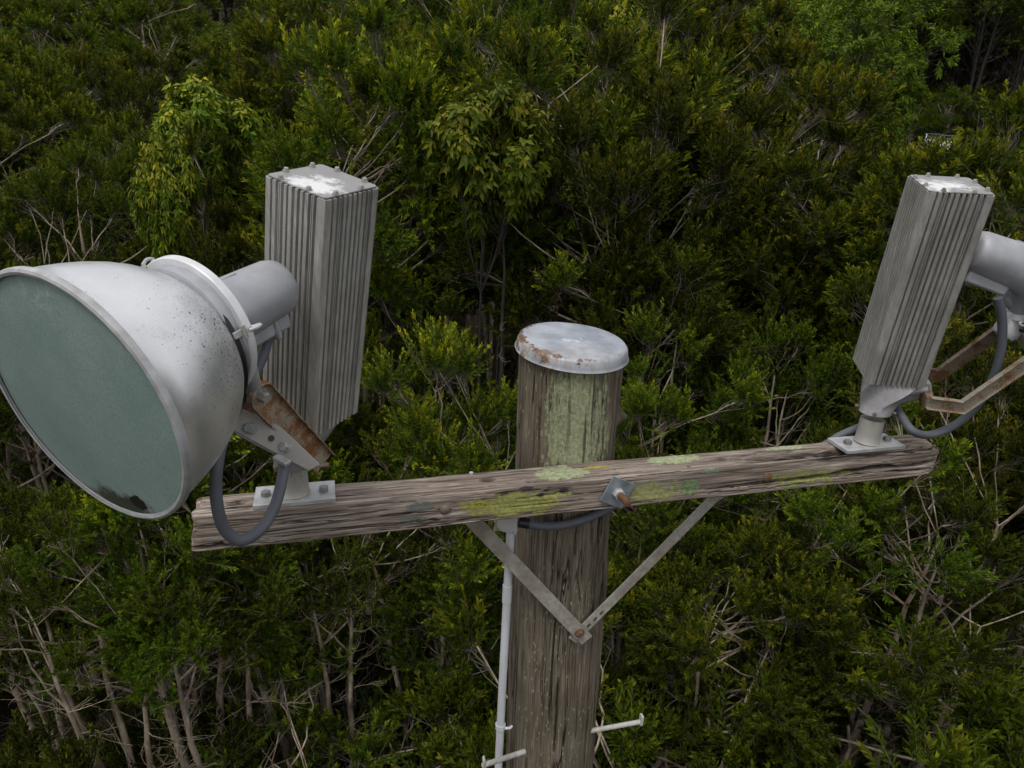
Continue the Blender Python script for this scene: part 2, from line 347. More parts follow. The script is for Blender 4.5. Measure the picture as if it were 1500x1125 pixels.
# ------------------------------------------------------------------ timber pole
PX, PY, PR = .310, .2525, .150
def make_pole():
    zs = np.concatenate([np.linspace(.30, -1.75, 300), np.linspace(-1.85, GZ - .4, 60)]); n = 200
    a = np.linspace(0, 2 * np.pi, n + 1)[:-1]; Z, A = np.meshgrid(zs, a, indexing='ij')
    ca, sa = np.cos(A), np.sin(A)
    r = PR + .0045 * vn(np.stack([ca * 2, sa * 2, Z * 1.3], -1), 1) + .004 * (.3 - Z) * .6
    g = vn(np.stack([ca * 14, sa * 14, Z * 1.5], -1), 2); g2 = vn(np.stack([ca * 40, sa * 40, Z * 3.5], -1), 4)
    r += .0022 * g + .0012 * g2
    crack = np.zeros_like(r)
    # long shakes in the timber: angle, z0, z1, width(m), depth
    cs = [(-1.02, -.08, -.62, .010, .022), (-1.78, -.75, -1.75, .0045, .012), (-1.25, -.03, -.30, .004, .008), (-1.95, .28, .02, .003, .006), (-2.2, .26, -.05, .003, .005),
          (-1.35, .25, .0, .003, .006), (-.75, -.1, -.7, .006, .012), (-2.05, -.1, -.45, .003, .006), (-.62, .28, -.2, .005, .010), (-1.6, -.12, -.34, .003, .006), (-.5, -.5, -1.75, .005, .01),
          (-2.45, .2, -.5, .003, .006), (-.95, -.6, -1.2, .004, .008), (-.35, .3, -1., .006, .012)]
    for k, (a0, z0, z1, w, dp) in enumerate(cs):
        pa = a0 + .035 * vn(np.stack([Z * 6, Z * 0 + k, Z * 0], -1), 7) + .012 * vn(np.stack([Z * 30, Z * 0 + k, Z * 0], -1), 8)
        da = np.abs((A - pa + np.pi) % (2 * np.pi) - np.pi) * PR
        fade = np.clip((z0 - Z) / .06, 0, 1) * np.clip((Z - z1) / .12, 0, 1)
        wd = np.maximum(w * fade * (.7 + .5 * vn(np.stack([Z * 12, Z * 0, Z * 0 + k], -1), 9)), 1e-5)
        c = np.exp(-(da / wd) ** 2) * np.clip(fade * 3, 0, 1); r -= dp * c * fade; crack = np.maximum(crack, c * .8)
    # torn knot on the right flank and general raggedness of that edge
    da = (A - (-.12) + np.pi) % (2 * np.pi) - np.pi
    r += .030 * np.exp(-(da / .10) ** 2 - ((Z - .075) / .022) ** 2) - .014 * np.exp(-(da / .14) ** 2 - ((Z - .037) / .016) ** 2)
    rag = np.exp(-((A - 2 * np.pi + .35 + np.pi) % (2 * np.pi) - np.pi) ** 2 / .18); r += rag * .006 * vn(np.stack([ca * 6, sa * 6, Z * 9], -1), 12)
    v = np.stack([PX + r * ca, PY + r * sa, Z], -1).reshape(-1, 3)
    i, j = np.meshgrid(np.arange(len(zs) - 1), np.arange(n), indexing='ij')
    f = np.stack([i * n + j, (i + 1) * n + j, (i + 1) * n + (j + 1) % n, i * n + (j + 1) % n], -1).reshape(-1, 4)
    pole = thing('timber_pole', (PX, PY, GZ), 'thick weathered round timber pole with a metal cap, standing behind the crossarm', 'pole')
    put('pole_shaft', np_mesh('pole_shaft', v, f, M['pole'], {'crack': crack.ravel()}, True), pole, (-PX, -PY, -GZ))
    # tin cap
    nn = V([.058, -.084, 1.]); R_ = .163; c0 = V([.311, .2495, .286]); b = MB()
    b.lathe(c0, nn, [(.006, R_ - .004), (.0, R_ - .003), (-.0015, R_ + .0015), (.001, R_ + .003), (.004, R_ + .001), (.010, R_ - .001), (.027, R_ - .004), (.033, R_ - .009), (.0365, R_ - .018), (.0385, R_ - .05), (.0378, R_ - .09), (.038, .02), (.038, .0005)], 96)
    me_cap = b.build('metal_cap', M['cap'], pole)
    for v_ in me_cap.data.vertices:     # hammered, slightly out of round
        p = V(v_.co) ; k = vn(p[None] * 14, 5)[0]; v_.co.z += .0018 * k * (1 if p[2] > .31 else .5)
    b = MB(); b.bolt(V([.425, .31, .04]), (.9, -.3, .1), .012, .012); b.build('stub_bolt', M['rod'], pole)
make_pole()

# ------------------------------------------------------------------ crossarm
XL, XR, AW, AH = -.712, 1.440, .1027, .100
def make_beam():
    nx = 640; per = 164; xs = np.linspace(XL, XR, nx)
    # perimeter of rounded rectangle, centred
    hw, hh, rc = AW / 2, AH / 2, .007; L = [2 * (hw - rc), 2 * (hh - rc)]; arc = rc * math.pi / 2; tot = 2 * (L[0] + L[1]) + 4 * arc
    P = []; Nn = []; F = []
    for k in range(per):
        s = tot * k / per; sides = [(L[0], (-(hw - rc), hh), (1, 0), (0, 1)), (L[1], (hw, hh - rc), (0, -1), (1, 0)), (L[0], (hw - rc, -hh), (-1, 0), (0, -1)), (L[1], (-hw, -(hh - rc)), (0, 1), (-1, 0))]
        for q, (ln, st, d, nrm) in enumerate(sides):
            if s < ln: P.append((st[0] + d[0] * s, st[1] + d[1] * s)); Nn.append(nrm); F.append(q); break
            s -= ln
            if s < arc:
                a = s / rc; nn = (nrm[0] * math.cos(a) + d[0] * math.sin(a), nrm[1] * math.cos(a) + d[1] * math.sin(a))
                e = (st[0] + d[0] * ln, st[1] + d[1] * ln); c = (e[0] - nrm[0] * rc, e[1] - nrm[1] * rc)
                P.append((c[0] + nn[0] * rc, c[1] + nn[1] * rc)); Nn.append(nn); F.append(q); break
            s -= arc
    P = V(P); Nn = V(Nn); F = V(F)                       # faces: 0 top, 1 back(+y), 2 bottom, 3 front(-y)
    X, _ = np.meshgrid(xs, np.arange(per), indexing='ij'); Yp = np.broadcast_to(P[:, 0], X.shape).copy(); Zp = np.broadcast_to(P[:, 1], X.shape).copy()
    NY = np.broadcast_to(Nn[:, 0], X.shape); NZ = np.broadcast_to(Nn[:, 1], X.shape); FF = np.broadcast_to(F, X.shape)
    d = .0016 * vn(np.stack([X * 5, Yp * 60, Zp * 60], -1), 21) + .0009 * vn(np.stack([X * 14, Yp * 190, Zp * 190], -1), 22) + .003 * vn(np.stack([X * 2.2, Yp * 8, Zp * 8], -1), 23)
    crack = np.zeros_like(X)
    def cr(face, x0, x1, c0, slope, w, dp, seed):
        nonlocal d, crack
        cc = Yp if face in (0, 2) else Zp
        path = c0 + slope * (X - x0) + .003 * vn(np.stack([X * 9, X * 0 + seed, X * 0], -1), 31) + .0012 * vn(np.stack([X * 45, X * 0 + seed, X * 0], -1), 32)
        fade = np.clip((X - x0) / .08, 0, 1) * np.clip((x1 - X) / .08, 0, 1); fade = np.sqrt(fade)
        wd = np.maximum(w * fade * (.75 + .6 * vn(np.stack([X * 20, X * 0 + seed, X * 0 + 3], -1), 33)), 1e-5)
        g = np.exp(-((cc - path) / wd) ** 2) * (FF == face) * (fade > 0)
        d = d - dp * g * fade; crack = np.maximum(crack, g * np.clip(fade * 2, 0, 1) * min(1, dp / .006))
    # front face (z relative to centre)
    cr(3, .64, 1.44, -.024, .026, .0052, .026, 1); cr(3, .60, 1.0, -.033, .004, .0022, .008, 2); cr(3, 1.10, 1.44, -.012, .02, .003, .012, 3)
    cr(3, 1.0, 1.43, -.018, -.012, .002, .008, 4); cr(3, -.52, -.22, .008, .018, .0018, .006, 5); cr(3, -.66, -.35, .027, .004, .0018, .006, 6); cr(3, -.30, -.08, -.002, .012, .0018, .006, 7)
    cr(3, .1, .5, -.040, .006, .0018, .006, 8); cr(3, -.6, -.1, -.030, .006, .0014, .004, 9)
    # top face (y relative to centre, -y is the front)
    cr(0, -.25, .44, -.040, .012, .0024, .010, 11); cr(0, .74, 1.36, -.010, -.03, .0060, .022, 12); cr(0, .85, 1.12, -.034, .0, .005, .016, 15); cr(0, .72, 1.2, .012, -.02, .0022, .008, 13); cr(0, -.69, -.45, -.03, .0, .0020, .008, 14)
    rs = np.random.RandomState(4)
    for k in range(34):
        x0 = rs.uniform(-.72, 1.3); cr(0, x0, x0 + rs.uniform(.1, .35), rs.uniform(-.046, .046), rs.uniform(-.01, .02), .0013, .005, 20 + k)
    for k in range(30):
        x0 = rs.uniform(-.72, 1.3); cr(3, x0, x0 + rs.uniform(.08, .3), rs.uniform(-.045, .045), rs.uniform(0, .02), .0012, .004, 60 + k)
    # rot hollow by the right fixing plate, knots, drilled holes
    rot = np.exp(-(((X - .99) / .20) ** 4) - ((Yp + .024 - .05 * (X - .99)) / .026) ** 2) * (FF == 0); d -= .014 * rot * (1 + .6 * vn(np.stack([X * 30, Yp * 90, Zp], -1), 40)); crack = np.maximum(crack, rot * np.clip(1.0 + .9 * vn(np.stack([X * 22, Yp * 160, Zp * 160], -1), 47), 0, 1))
    rot = np.exp(-((X - 1.13) / .15) ** 4 - ((Zp - .040) / .015) ** 2) * (FF == 3); d -= .007 * rot; crack = np.maximum(crack, rot * np.clip(.9 + .8 * vn(np.stack([X * 30, Yp * 100, Zp * 140], -1), 48), 0, 1))
    for (hx, hy, rx, ry, dp) in ((-.612, -.002, .021, .011, .014), (.024, .001, .020, .010, .010), (.722, .000, .020, .009, .010), (1.352, .0, .026, .011, .014), (.60, -.03, .006, .004, .004)):
        g = np.exp(-(((X - hx) / rx) ** 2 + ((Yp - hy) / ry) ** 2) ** 2.) * (FF == 0); d -= dp * g; crack = np.maximum(crack, g * .85)
    for (hx, hz, rx) in ((-.655, -.083 + .05, .012), (-.64, -.045, .02), (.225, .019, .018)):
        g = np.exp(-((X - hx) / rx) ** 2 - ((Zp - hz) / (rx * .5)) ** 2) * (FF == 3); d -= .003 * g; crack = np.maximum(crack, g * .7)
    # splintered underside edges and a chewed right end
    low = np.exp(-((Zp + .05) / .012) ** 2) * (FF == 3); d -= low * .006 * np.clip(vn(np.stack([X * 16, X * 0, X * 0], -1), 41) + .35 + .8 * (X > 1.25), 0, 2)
    Yp = Yp + NY * d; Zp = Zp + NZ * d
    tR = np.clip((X - (XR - .07)) / .07, 0, 1); sh = 1 - .14 * tR ** 4
    Yp *= sh; Zp = (Zp - .012) * (1 - .24 * tR ** 2.4) + .012
    tL = np.clip(((XL + .03) - X) / .03, 0, 1); Yp *= 1 - .05 * tL ** 3; Zp *= 1 - .05 * tL ** 3
    X = X + .010 * vn(np.stack([X * 0, Yp * 40, Zp * 40], -1), 44) * (tR + tL) + .006 * (Zp / .05) * tL
    v = [np.stack([X, Yp + AW / 2, Zp - AH / 2], -1).reshape(-1, 3)]; cA = [crack.ravel()]
    i, j = np.meshgrid(np.arange(nx - 1), np.arange(per), indexing='ij')
    f = [np.stack([i * per + j, i * per + (j + 1) % per, (i + 1) * per + (j + 1) % per, (i + 1) * per + j], -1).reshape(-1, 4)]
    # end grain
    base = nx * per
    for side, row in ((0, 0), (1, nx - 1)):
        ring = np.stack([X[row], Yp[row] + AW / 2, Zp[row] - AH / 2], -1); cen = ring.mean(0); prev = row * per + np.arange(per)
        for q in range(1, 15):
            t = 1 - q / 14.5; p = cen + (ring - cen) * t; ang = np.arctan2(p[:, 2] - cen[2], p[:, 1] - cen[1])
            rr = np.hypot(p[:, 1] - cen[1], p[:, 2] - cen[2]); nz = vn(np.stack([np.cos(ang) * 5, np.sin(ang) * 5, rr * 30], -1), 45 + side)
            p[:, 0] += (-1 if side == 0 else 1) * (.004 * (1 - t) + .004 * nz); v.append(p); cA.append(np.clip(-nz * 1.5 - .25, 0, .8))
            cur = base + np.arange(per); base += per; a, b = prev, cur
            qd = np.stack([a, np.roll(a, -1), np.roll(b, -1), b], -1); f.append(qd[:, ::-1] if side == 0 else qd); prev = cur
        v.append(cen[None]); cA.append([.5]); f.append(np.stack([prev, np.roll(prev, -1), np.full(per, base), np.full(per, base)], -1)); base += 1
    v = np.concatenate(v); f = np.concatenate(f)[:, ::-1]; 
    me = bpy.data.meshes.new('beam'); fl = [tuple(dict.fromkeys(map(int, q))) for q in f]; me.from_pydata(v.tolist(), [], fl)
    me.polygons.foreach_set('use_smooth', np.ones(len(me.polygons), bool)); me.update()
    a = me.attributes.new('crack', 'FLOAT', 'POINT'); a.data.foreach_set('value', np.concatenate(cA).astype(np.float32)); me.materials.append(M['beam'])
    t = thing('crossarm', (.31, .05, -.05), 'weathered square timber crossarm with yellow lichen and long splits, bolted across the pole', 'crossarm')
    put('beam', me, t, (-.31, -.05, .05))
    # square washer, nut and rusty threaded rod through to the pole
    w = V([.378, 0, -.046]); e1 = V([.0665, 0, -.033]); e1 /= np.linalg.norm(e1); e2 = V([-e1[2], 0, e1[0]]); B = V([e1, [0, 1, 0], e2]).T
    pl = MB().box(w + V([0, -.005, 0]), (.074, .005, .080), B).build('square_washer', M['galv_blue'], t, .0008)
    rod = MB(); prof = []
    for k in range(46): prof.append((.0012 * k, .0098 if k % 2 else .0086))
    prof += [(.0555, .006)]; rod.lathe(w + V([0, -.014, 0]), (.12, -1, -.05), prof, 18, False, True)
    rod.build('threaded_rod', M['rod'], t)
    MB().lathe(w + V([0, -.0075, 0]), (0, -1, 0), [(0, .017), (.014, .017), (.017, .0145), (.0172, .0)], 6, True, False).build('nut', M['galv'], t, .0008)
    for p in ((-.099, .0, -.050), (.845, .0, -.048)):     # dome headed coach bolts
        b = MB(); b.lathe(V(p) + V([0, .002, 0]), (0, -1, 0), [(0, .0145), (.003, .014), (.0065, .011), (.0085, .006), (.009, .001)], 24)
        b.build('coach_bolt', M['rod'], t)
    MB().lathe((-.012, .094, .0), (0, 0, 1), [(-.002, .006), (.004, .006), (.006, .002)], 10, True, True).build('nail_head', M['galv'], t)
make_beam()

# ------------------------------------------------------------------ braces
def make_brace(top, bot, w, th, label, lap):
    top, bot = V(top, float), V(bot, float); d = bot - top; L = np.linalg.norm(d); d /= L; yv = V([0., -1, 0]); yv -= d * (yv @ d); yv /= np.linalg.norm(yv); s = np.cross(d, yv); B = V([d, yv, s]).T
    t = thing('crossarm_brace', bot, label, 'brace', 'flat steel braces under the crossarm')
    MB().box((top + bot) / 2 + yv * lap + d * .014, (L + .05, th, w), B).build('brace_bar', M['brace'], t, .001)
    return t, yv, s
bt, yv, s_ = make_brace((-.085, .108, -.05), (.330, .088, -.575), .043, .006, 'long flat steel brace from the left part of the crossarm down to the pole bolt', .006)
b = MB().bolt((.327, .0775, -.571), (0, -1, -.1), .012, .009, washer=.016); b.build('bolt', M['rod'], bt)
bt2, yv, s_ = make_brace((.855, .108, -.05), (.338, .093, -.580), .034, .006, 'long flat steel brace from the right part of the crossarm down to the pole', .0)
for k in range(3):
    p = V([.36, .088, -.556]) + V([.0195, 0, .0200]) * k
    MB().box(p + V([0, -.0005, 0]), (.014, .0012, .004), V([[.7, 0, .72], [0, 1, 0], [-.72, 0, .7]]).T).build('tape_mark', M['black'], bt2)

# ------------------------------------------------------------------ junction box, conduit, cables
jb = thing('junction_box', (.098, .085, -.17), 'small grey junction box tucked below the crossarm at the top of the white conduit', 'junction box')
ang = math.radians(-38); Bj = V([[math.cos(ang), math.sin(ang), 0], [-math.sin(ang), math.cos(ang), 0], [0, 0, 1]]).T
MB().box((.108, .118, -.155), (.058, .040, .085), Bj).build('box_body', M['boxp'], jb, .004)
MB().box(V([.108, .118, -.155]) + Bj @ V([0, -.024, 0]), (.062, .008, .090), Bj).build('box_lid', M['boxp'], jb, .003)
for sx, sz in ((-1, -1), (1, -1), (-1, 1), (1, 1)):
    MB().bolt(V([.108, .118, -.155]) + Bj @ V([sx * .024, -.028, sz * .037]), Bj @ V([0, -1., 0]), .004, .002).build('screw', M['galv'], jb)
MB().cyl(V([.108, .118, -.155]) + Bj @ V([0, -.028, .012]), V([.108, .118, -.155]) + Bj @ V([0, -.030, .012]), .011, 20).build('knockout', M['boxp'], jb)
MB().cyl((.128, .094, -.168), (.155, .088, -.172), .0155, 18).build('cable_gland', M['black'], jb)
cd = thing('conduit_pipe', (.10, .13, GZ), 'straight white plastic conduit running down the left side of the timber pole', 'conduit')
cx = lambda z: .1105 + (.237 + z) * .018
b = MB(); b.tube([(.1115, .125, -.195), (.111, .126, -.24), (cx(-.8), .133, -.8), (cx(-1.6), .14, -1.6), (cx(-3), .15, -3.), (cx(-3), .15, GZ)], .0128, 20); b.build('pipe', M['pvc'], cd)
MB().tube([(cx(-.40), .1285, -.40), (cx(-.46), .129, -.46)], .0146, 20).build('pipe_coupler', M['pvc'], cd)
b = MB(); zc = -.945; b.lathe((cx(zc), .1345, zc - .009), (0, 0, 1), [(0, .0135), (0, .0165), (.018, .0165), (.018, .0135)], 24)
b.tube(smooth_path([(cx(zc) + .012, .122, zc), (cx(zc) + .028, .120, zc), (cx(zc) + .036, .126, zc)], 6), .0045, 8)
b.build('pipe_clip', M['pvc'], cd)
def cable(pts, r, label, loc, n=12, name='cable'):
    t = MB().tube(smooth_path(pts, n), r, 16).build(name, M['cable'], None)
    o = V(loc); me = t.data
    for v_ in me.vertices: v_.co -= Vector(o)
    t.location = tuple(o); tag(t, label, 'cable'); return t
cable([(.152, .088, -.172), (.20, .080, -.181), (.26, .075, -.180), (.34, .078, -.165), (.43, .09, -.135), (.50, .106, -.105), (.57, .116, -.085), (.72, .118, -.07), (.95, .12, -.05), (1.10, .122, -.03), (1.165, .125, .0), (1.20, .115, .022), (1.235, .10, .045)],
      .0118, 'thick grey cable from the junction box across the pole front, under the crossarm', (.30, .08, -.17))

# ------------------------------------------------------------------ climbing pegs
def peg(a, b, label, head=(.0, .0, 1.)):
    a, b = V(a, float), V(b, float); d = (b - a) / np.linalg.norm(b - a); t = thing('climbing_peg', a, label, 'climbing peg', 'steel climbing pegs driven into the pole')
    MB().cyl(a, b, .0085, 14).build('peg_rod', M['peg'], t)
    h = V(head); MB().prism([b - d * .009 - h * .010 + V([0, -.011, 0]), b + d * .002 - h * .010 + V([0, -.011, 0]), b + d * .003 + h * .030 + V([0, -.011, 0]), b - d * .007 + h * .032 + V([0, -.011, 0])], (0, .020, 0)).build('peg_head', M['peg'], t, .003)
m_ = metal_mat('scaly_galvanised_peg', (.42, .41, .38), (.60, .59, .56), .1, .65, 90, dirt=(.25, .23, .20), bump=.6); M['peg'] = m_
peg(at(852, 1073, y=.16), at(940, 1057, y=.14), 'scaly grey climbing peg sticking out of the right side of the pole')
peg(at(768, 1101, y=.105), at(708, 1121, y=.02), 'scaly grey climbing peg sticking out of the pole front across the white conduit')

# ------------------------------------------------------------------ floodlights
def floodlight(loc_plate, plate_c, plate_dim, B, O, A0, axis, lid_cen, lid_r, label, first):
    """B: frame of the control gear box (x side, y back, z up), O: its bottom centre, A0: lens centre, axis: unit vector from lens to back."""
    T = thing('floodlight', (plate_c[0], plate_c[1], .0), label, 'floodlight', 'floodlights on the crossarm')
    L = lambda x, y, z: O + B @ V([x, y, z])
    # fixing plate and post
    pt = MB().box(V(plate_c) + V([0, 0, .006]), plate_dim, V([[math.cos(plate_c[3]), math.sin(plate_c[3]), 0], [-math.sin(plate_c[3]), math.cos(plate_c[3]), 0], [0, 0, 1]]).T if len(plate_c) > 3 else None) if False else MB().box((plate_c[0], plate_c[1], .0066), plate_dim)
    pt = pt.build('base_plate', M['galv'], T, .0015)
    for sx in (-1, 1):
        p = (plate_c[0] + sx * .070, plate_c[1] - .003, .0126)
        MB().bolt(p, (.04 * sx, 0, 1), .0125, .012).build('bolt', M['boltm'], pt)
    post_top = V([plate_c[0] - .002 if first else plate_c[0] + .010, plate_c[1] + .002, .100 if first else .120])
    post = MB().lathe((plate_c[0], plate_c[1], .0128), post_top - V([plate_c[0], plate_c[1], .0128]), [(0, .038), (.004, .0355), (.030, .0350), (.075, .0350)], 40, True, True).build('post', M['post'], T)
    # casting between post and box: round socket flaring to the box underside, with a lug towards the lamp
    n = 40; rings = []; P0 = post_top - V([0, 0, .012]); up0 = V([0, 0, 1.])
    cs = MB(); vs = []; fs = []; A0n = A0
    secs = []
    for q in range(9):
        t = q / 8; c = P0 * (1 - t) + L(0, .0, 0) * t if first is None else P0 * (1 - t) + L(0, -.010, .002) * t
        Bq = np.eye(3) * (1 - t) + B * t
        for i_ in range(3): Bq[:, i_] /= np.linalg.norm(Bq[:, i_])
        e = t * t * (3 - 2 * t); ring = []
        for k in range(n):
            a = 2 * math.pi * k / n; ca, sa = math.cos(a), math.sin(a); rr = .0455 + .004 * t
            sq = 1 / max(abs(ca), abs(sa)) ; rx = rr * (1 - e) + (.072 * (1 + (sq - 1) * .55)) * e; rx = min(rx, .088)
            sy = 1. + (.55 * e * max(0, -sa) ** 2 if True else 0)
            if Bq is not None: ring.append(c + Bq @ V([rx * ca, rx * sa, 0]))
        secs.append(ring)
    for ring in secs: vs += ring
    for q in range(8):
        for k in range(n): fs.append((q * n + k, q * n + (k + 1) % n, (q + 1) * n + (k + 1) % n, (q + 1) * n + k))
    fs += [tuple(range(n))[::-1], tuple(8 * n + k for k in range(n))]; cs.add(vs, fs)
    castp = cs.build('socket_casting', M['cast'], T, .0015)
    # lug reaching forward under the lamp, a web with a slot on each side
    web = MB(); out = [L(0, .03, -.004), L(0, -.115, -.002), L(0, -.128, -.030), L(0, -.118, -.056), L(0, -.06, -.082), L(0, .0, -.112)]
    web.prism([p - B[:, 0] * .040 for p in out], B[:, 0] * .080); web.build('mounting_lug', M['cast'], castp, .006)
    MB().box(L(0, -.105, -.046), (.172, .020, .040), B).build('yoke_base', M['rusty'], T, .003)
    for sx in (-1, 1):
        MB().tube(smooth_path([L(sx * .040, -.062, -.040), L(sx * .041, -.085, -.032), L(sx * .041, -.108, -.024)], 5), [.0105] * 11, 12).build('slot_boss', M['cast'], castp)
    for k, (a_, z_) in enumerate(((.7, .5), (2.4, .5), (-.9, .62), (-2.3, .62))):
        p = P0 + V([math.cos(a_) * .047, math.sin(a_) * .047, .010]); MB().bolt(p, (math.cos(a_), math.sin(a_), 0), .006, .010).build('clamp_screw', M['rod'], castp)
    # control gear box: finned extrusion
    w = .0815; H = .566; prof = []
    def side(c0, dirv, nrm, widths):
        pass
    pts = []
    per_side = 15; fin = [0, 1, 1, 0, 1, 0, 0, 1, 0, 1, 1, 0, 1, 0, 1]
    for q in range(4):
        a = q * math.pi / 2; dv = V([math.cos(a), math.sin(a)]); nv = V([math.sin(a), -math.cos(a)])
        # corner block (solid chamfered column) then ridges
        edge = w - .017
        pts += [nv * (w - .003) - dv * (w - .002), nv * (w) - dv * (w - .010), nv * (w) - dv * edge]
        span = 2 * edge; nr = 9; pitch = span / nr
        for r_ in range(nr):
            x0 = -edge + pitch * r_; dpt = (.011, .008, .011, .013, .010, .013, .008, .011, .010)[r_]
            g0 = x0 + pitch * .10; g1 = x0 + pitch * (.62 if r_ % 3 else .50)
            pts += [nv * w + dv * g0, nv * (w - dpt) + dv * (g0 + .0006), nv * (w - dpt) + dv * (g1 - .0006), nv * w + dv * g1]
            if r_ in (1, 7):    # double thin ridge round the screw channel
                pts += [nv * w + dv * (g1 + .0022), nv * (w - .007) + dv * (g1 + .0026), nv * (w - .007) + dv * (g1 + .0042), nv * (w + .0005) + dv * (g1 + .0046)]
        pts += [nv * w + dv * edge, nv * w + dv * (w - .010), nv * (w - .003) + dv * (w - .002)]
    gb = MB(); n2 = len(pts); vs = [L(p[0], p[1], .0) for p in pts] + [L(p[0], p[1], H) for p in pts]
    gb.add(vs, [(i, (i + 1) % n2, n2 + (i + 1) % n2, n2 + i) for i in range(n2)] + [tuple(range(n2))[::-1], tuple(range(n2, 2 * n2))])
    box = gb.build('control_gear_box', M['fins'], T, smooth=False)
    wl = w - .004; ch = .006
    lid = MB().prism([L(x, y, H + .0008) for x, y in ((-wl + ch, -wl), (wl - ch, -wl), (wl, -wl + ch), (wl, wl - ch), (wl - ch, wl), (-wl + ch, wl), (-wl, wl - ch), (-wl, -wl + ch))], B[:, 2] * .0035).build('lid', lid_mat(lid_cen), box, .0006)
    MB().prism([L(x * .985, y * .985, H - .0025) for x, y in ((-wl, -wl), (wl, -wl), (wl, wl), (-wl, wl))], B[:, 2] * .0030).build('gasket', M['black'], box)
    for (x, y) in ((-.045, -.073), (.030, -.073), (-.030, .073), (.045, .073), (-.073, -.030), (-.073, .045), (.073, .030), (.073, -.045)):
        b = MB(); b.lathe(L(x, y, H + .0045), B[:, 2], [(0, .0072), (.0016, .0072), (.0017, .0058), (.0032, .0058)], 18, True, True); b.bolt(L(x, y, H + .0076), B[:, 2], .0052, .0045)
        b.build('lid_screw', M['stained'], lid)
    MB().prism([L(x, y, -.0045) for x, y in ((-w + .01, -w + .008), (w - .01, -w + .008), (w - .01, w - .008), (-w + .01, w - .008))], B[:, 2] * .004).build('bottom_plate', M['cast'], box)
    # lamp head
    ax = axis / np.linalg.norm(axis); R0 = lid_r
    rf = MB(); prof = [(-.004, R0 - .006), (-.006, R0 - .001), (-.003, R0 + .003), (.003, R0 + .003), (.006, R0 - .001), (.010, R0 - .004), (.035, R0 - .006), (.065, R0 - .012), (.095, R0 - .020), (.125, R0 - .031), (.150, R0 - .043), (.172, R0 - .057), (.190, R0 - .071), (.203, R0 - .083), (.210, R0 - .092)]
    rf.lathe(A0, ax, prof, 128); refl = rf.build('reflector', M['reflector'], T)
    rim = MB().lathe(A0, ax, [(-.0075, R0 - .0045), (-.0085, R0), (-.0062, R0 + .0042), (.0, R0 + .0052), (.005, R0 + .0044), (.0062, R0 + .001)], 128).build('rim', M['galv'], refl)
    gl = MB().lathe(A0, -ax, [(.009 * (1 - (r / (R0 - .004)) ** 2) + .0015, max(r, .0004)) for r in np.linspace(R0 - .004, 0, 22)], 128).build('glass_lens', M['glass'], refl)
    MB().lathe(A0, ax, [(.205, R0 - .089), (.212, R0 - .084), (.216, R0 - .0855), (.220, R0 - .092)], 96).build('seal', M['black'], refl)
    X0 = np.cross(ax, [0, 0, 1.]); X0 /= np.linalg.norm(X0); U0 = np.cross(X0, ax); AN = A0 + U0 * .023
    col = MB().lathe(AN, ax, [(.206, R0 - .102), (.208, R0 - .096), (.226, R0 - .095), (.232, R0 - .098), (.244, R0 - .100)], 96, True).build('collar', M['barrel'], T)
    ring = MB().lathe(AN, ax, [(.229, R0 - .098), (.229, R0 - .0855), (.2315, R0 - .0835), (.243, R0 - .0835), (.2455, R0 - .0855), (.2455, R0 - .102)], 96).build('clamp_ring', M['ringm'], col)
    # toggle latches round the ring
    X0 = np.cross(ax, [0, 0, 1.]); X0 /= np.linalg.norm(X0); U0 = np.cross(X0, ax)
    for a in (math.radians(8), math.radians(128), math.radians(248)):
        rd = math.cos(a) * X0 + math.sin(a) * U0; tg = np.cross(ax, rd); Bl = V([ax, tg, rd]).T; p = AN + ax * .226 + rd * (R0 - .087)
        lt = MB().box(p, (.040, .012, .005), Bl).build('latch', M['galv'], col, .001)
        MB().tube(smooth_path([p + rd * .003 + ax * .018, p + rd * .012 + ax * .030, p + rd * .016 + ax * .020, p + rd * .010 + ax * .006], 5), .0035, 8).build('latch_hook', M['galv'], lt)
        MB().cyl(p - tg * .011 + rd * .004, p + tg * .011 + rd * .004, .0042, 10).build('latch_pin', M['stained'], lt)
    cone = [(.242, R0 - .101), (.248, .098), (.258, .082), (.268, .070), (.282, .0655), (.320, .0635), (.400, .0600), (.432, .0585), (.448, .054), (.457, .044), (.461, .028), (.462, .001)]
    hs_ = MB().lathe(AN, ax, cone, 64).build('lamp_housing', M['barrel'], T)
    dn = -U0
    Bh = V([X0, ax, U0]).T
    eb = MB().box(AN + ax * .375 + dn * .066, (.052, .125, .036), Bh).build('cable_entry_box', M['barrel'], hs_, .007)
    MB().box(AN + ax * .395 + dn * .070 + X0 * .022, (.020, .012, .046), Bh).build('entry_clip', M['barrel'], hs_, .004)
    MB().box(AN + ax * .325 + U0 * .0632, (.010, .05, .003), Bh).build('casting_seam', M['barrel'], hs_, .001)
    return T, L, ax, X0, U0
M['boltm'] = metal_mat('dull_bolt_steel', (.17, .175, .18), (.30, .30, .30), .5, .45, 60, dirt=(.10, .09, .08))
M['ringm'] = metal_mat('white_coated_ring', (.62, .63, .65), (.74, .75, .77), .2, .4, 20, dirt=(.45, .45, .45))
M1 = V([[.755, .653, .061], [-.614, .737, -.283], [-.23, .176, .957]])
B1 = V([[.716, .689, .111], [-.657, .72, -.226], [-.235, .089, .968]]); O1 = V([-.419, .0445, .234])
B1[:, 0] = np.cross(B1[:, 1], B1[:, 2])
A1 = V([-.744, -.462, .474]); ax1 = V([.645, .740, .190])
O1 = O1 + V([0, 0, 0])
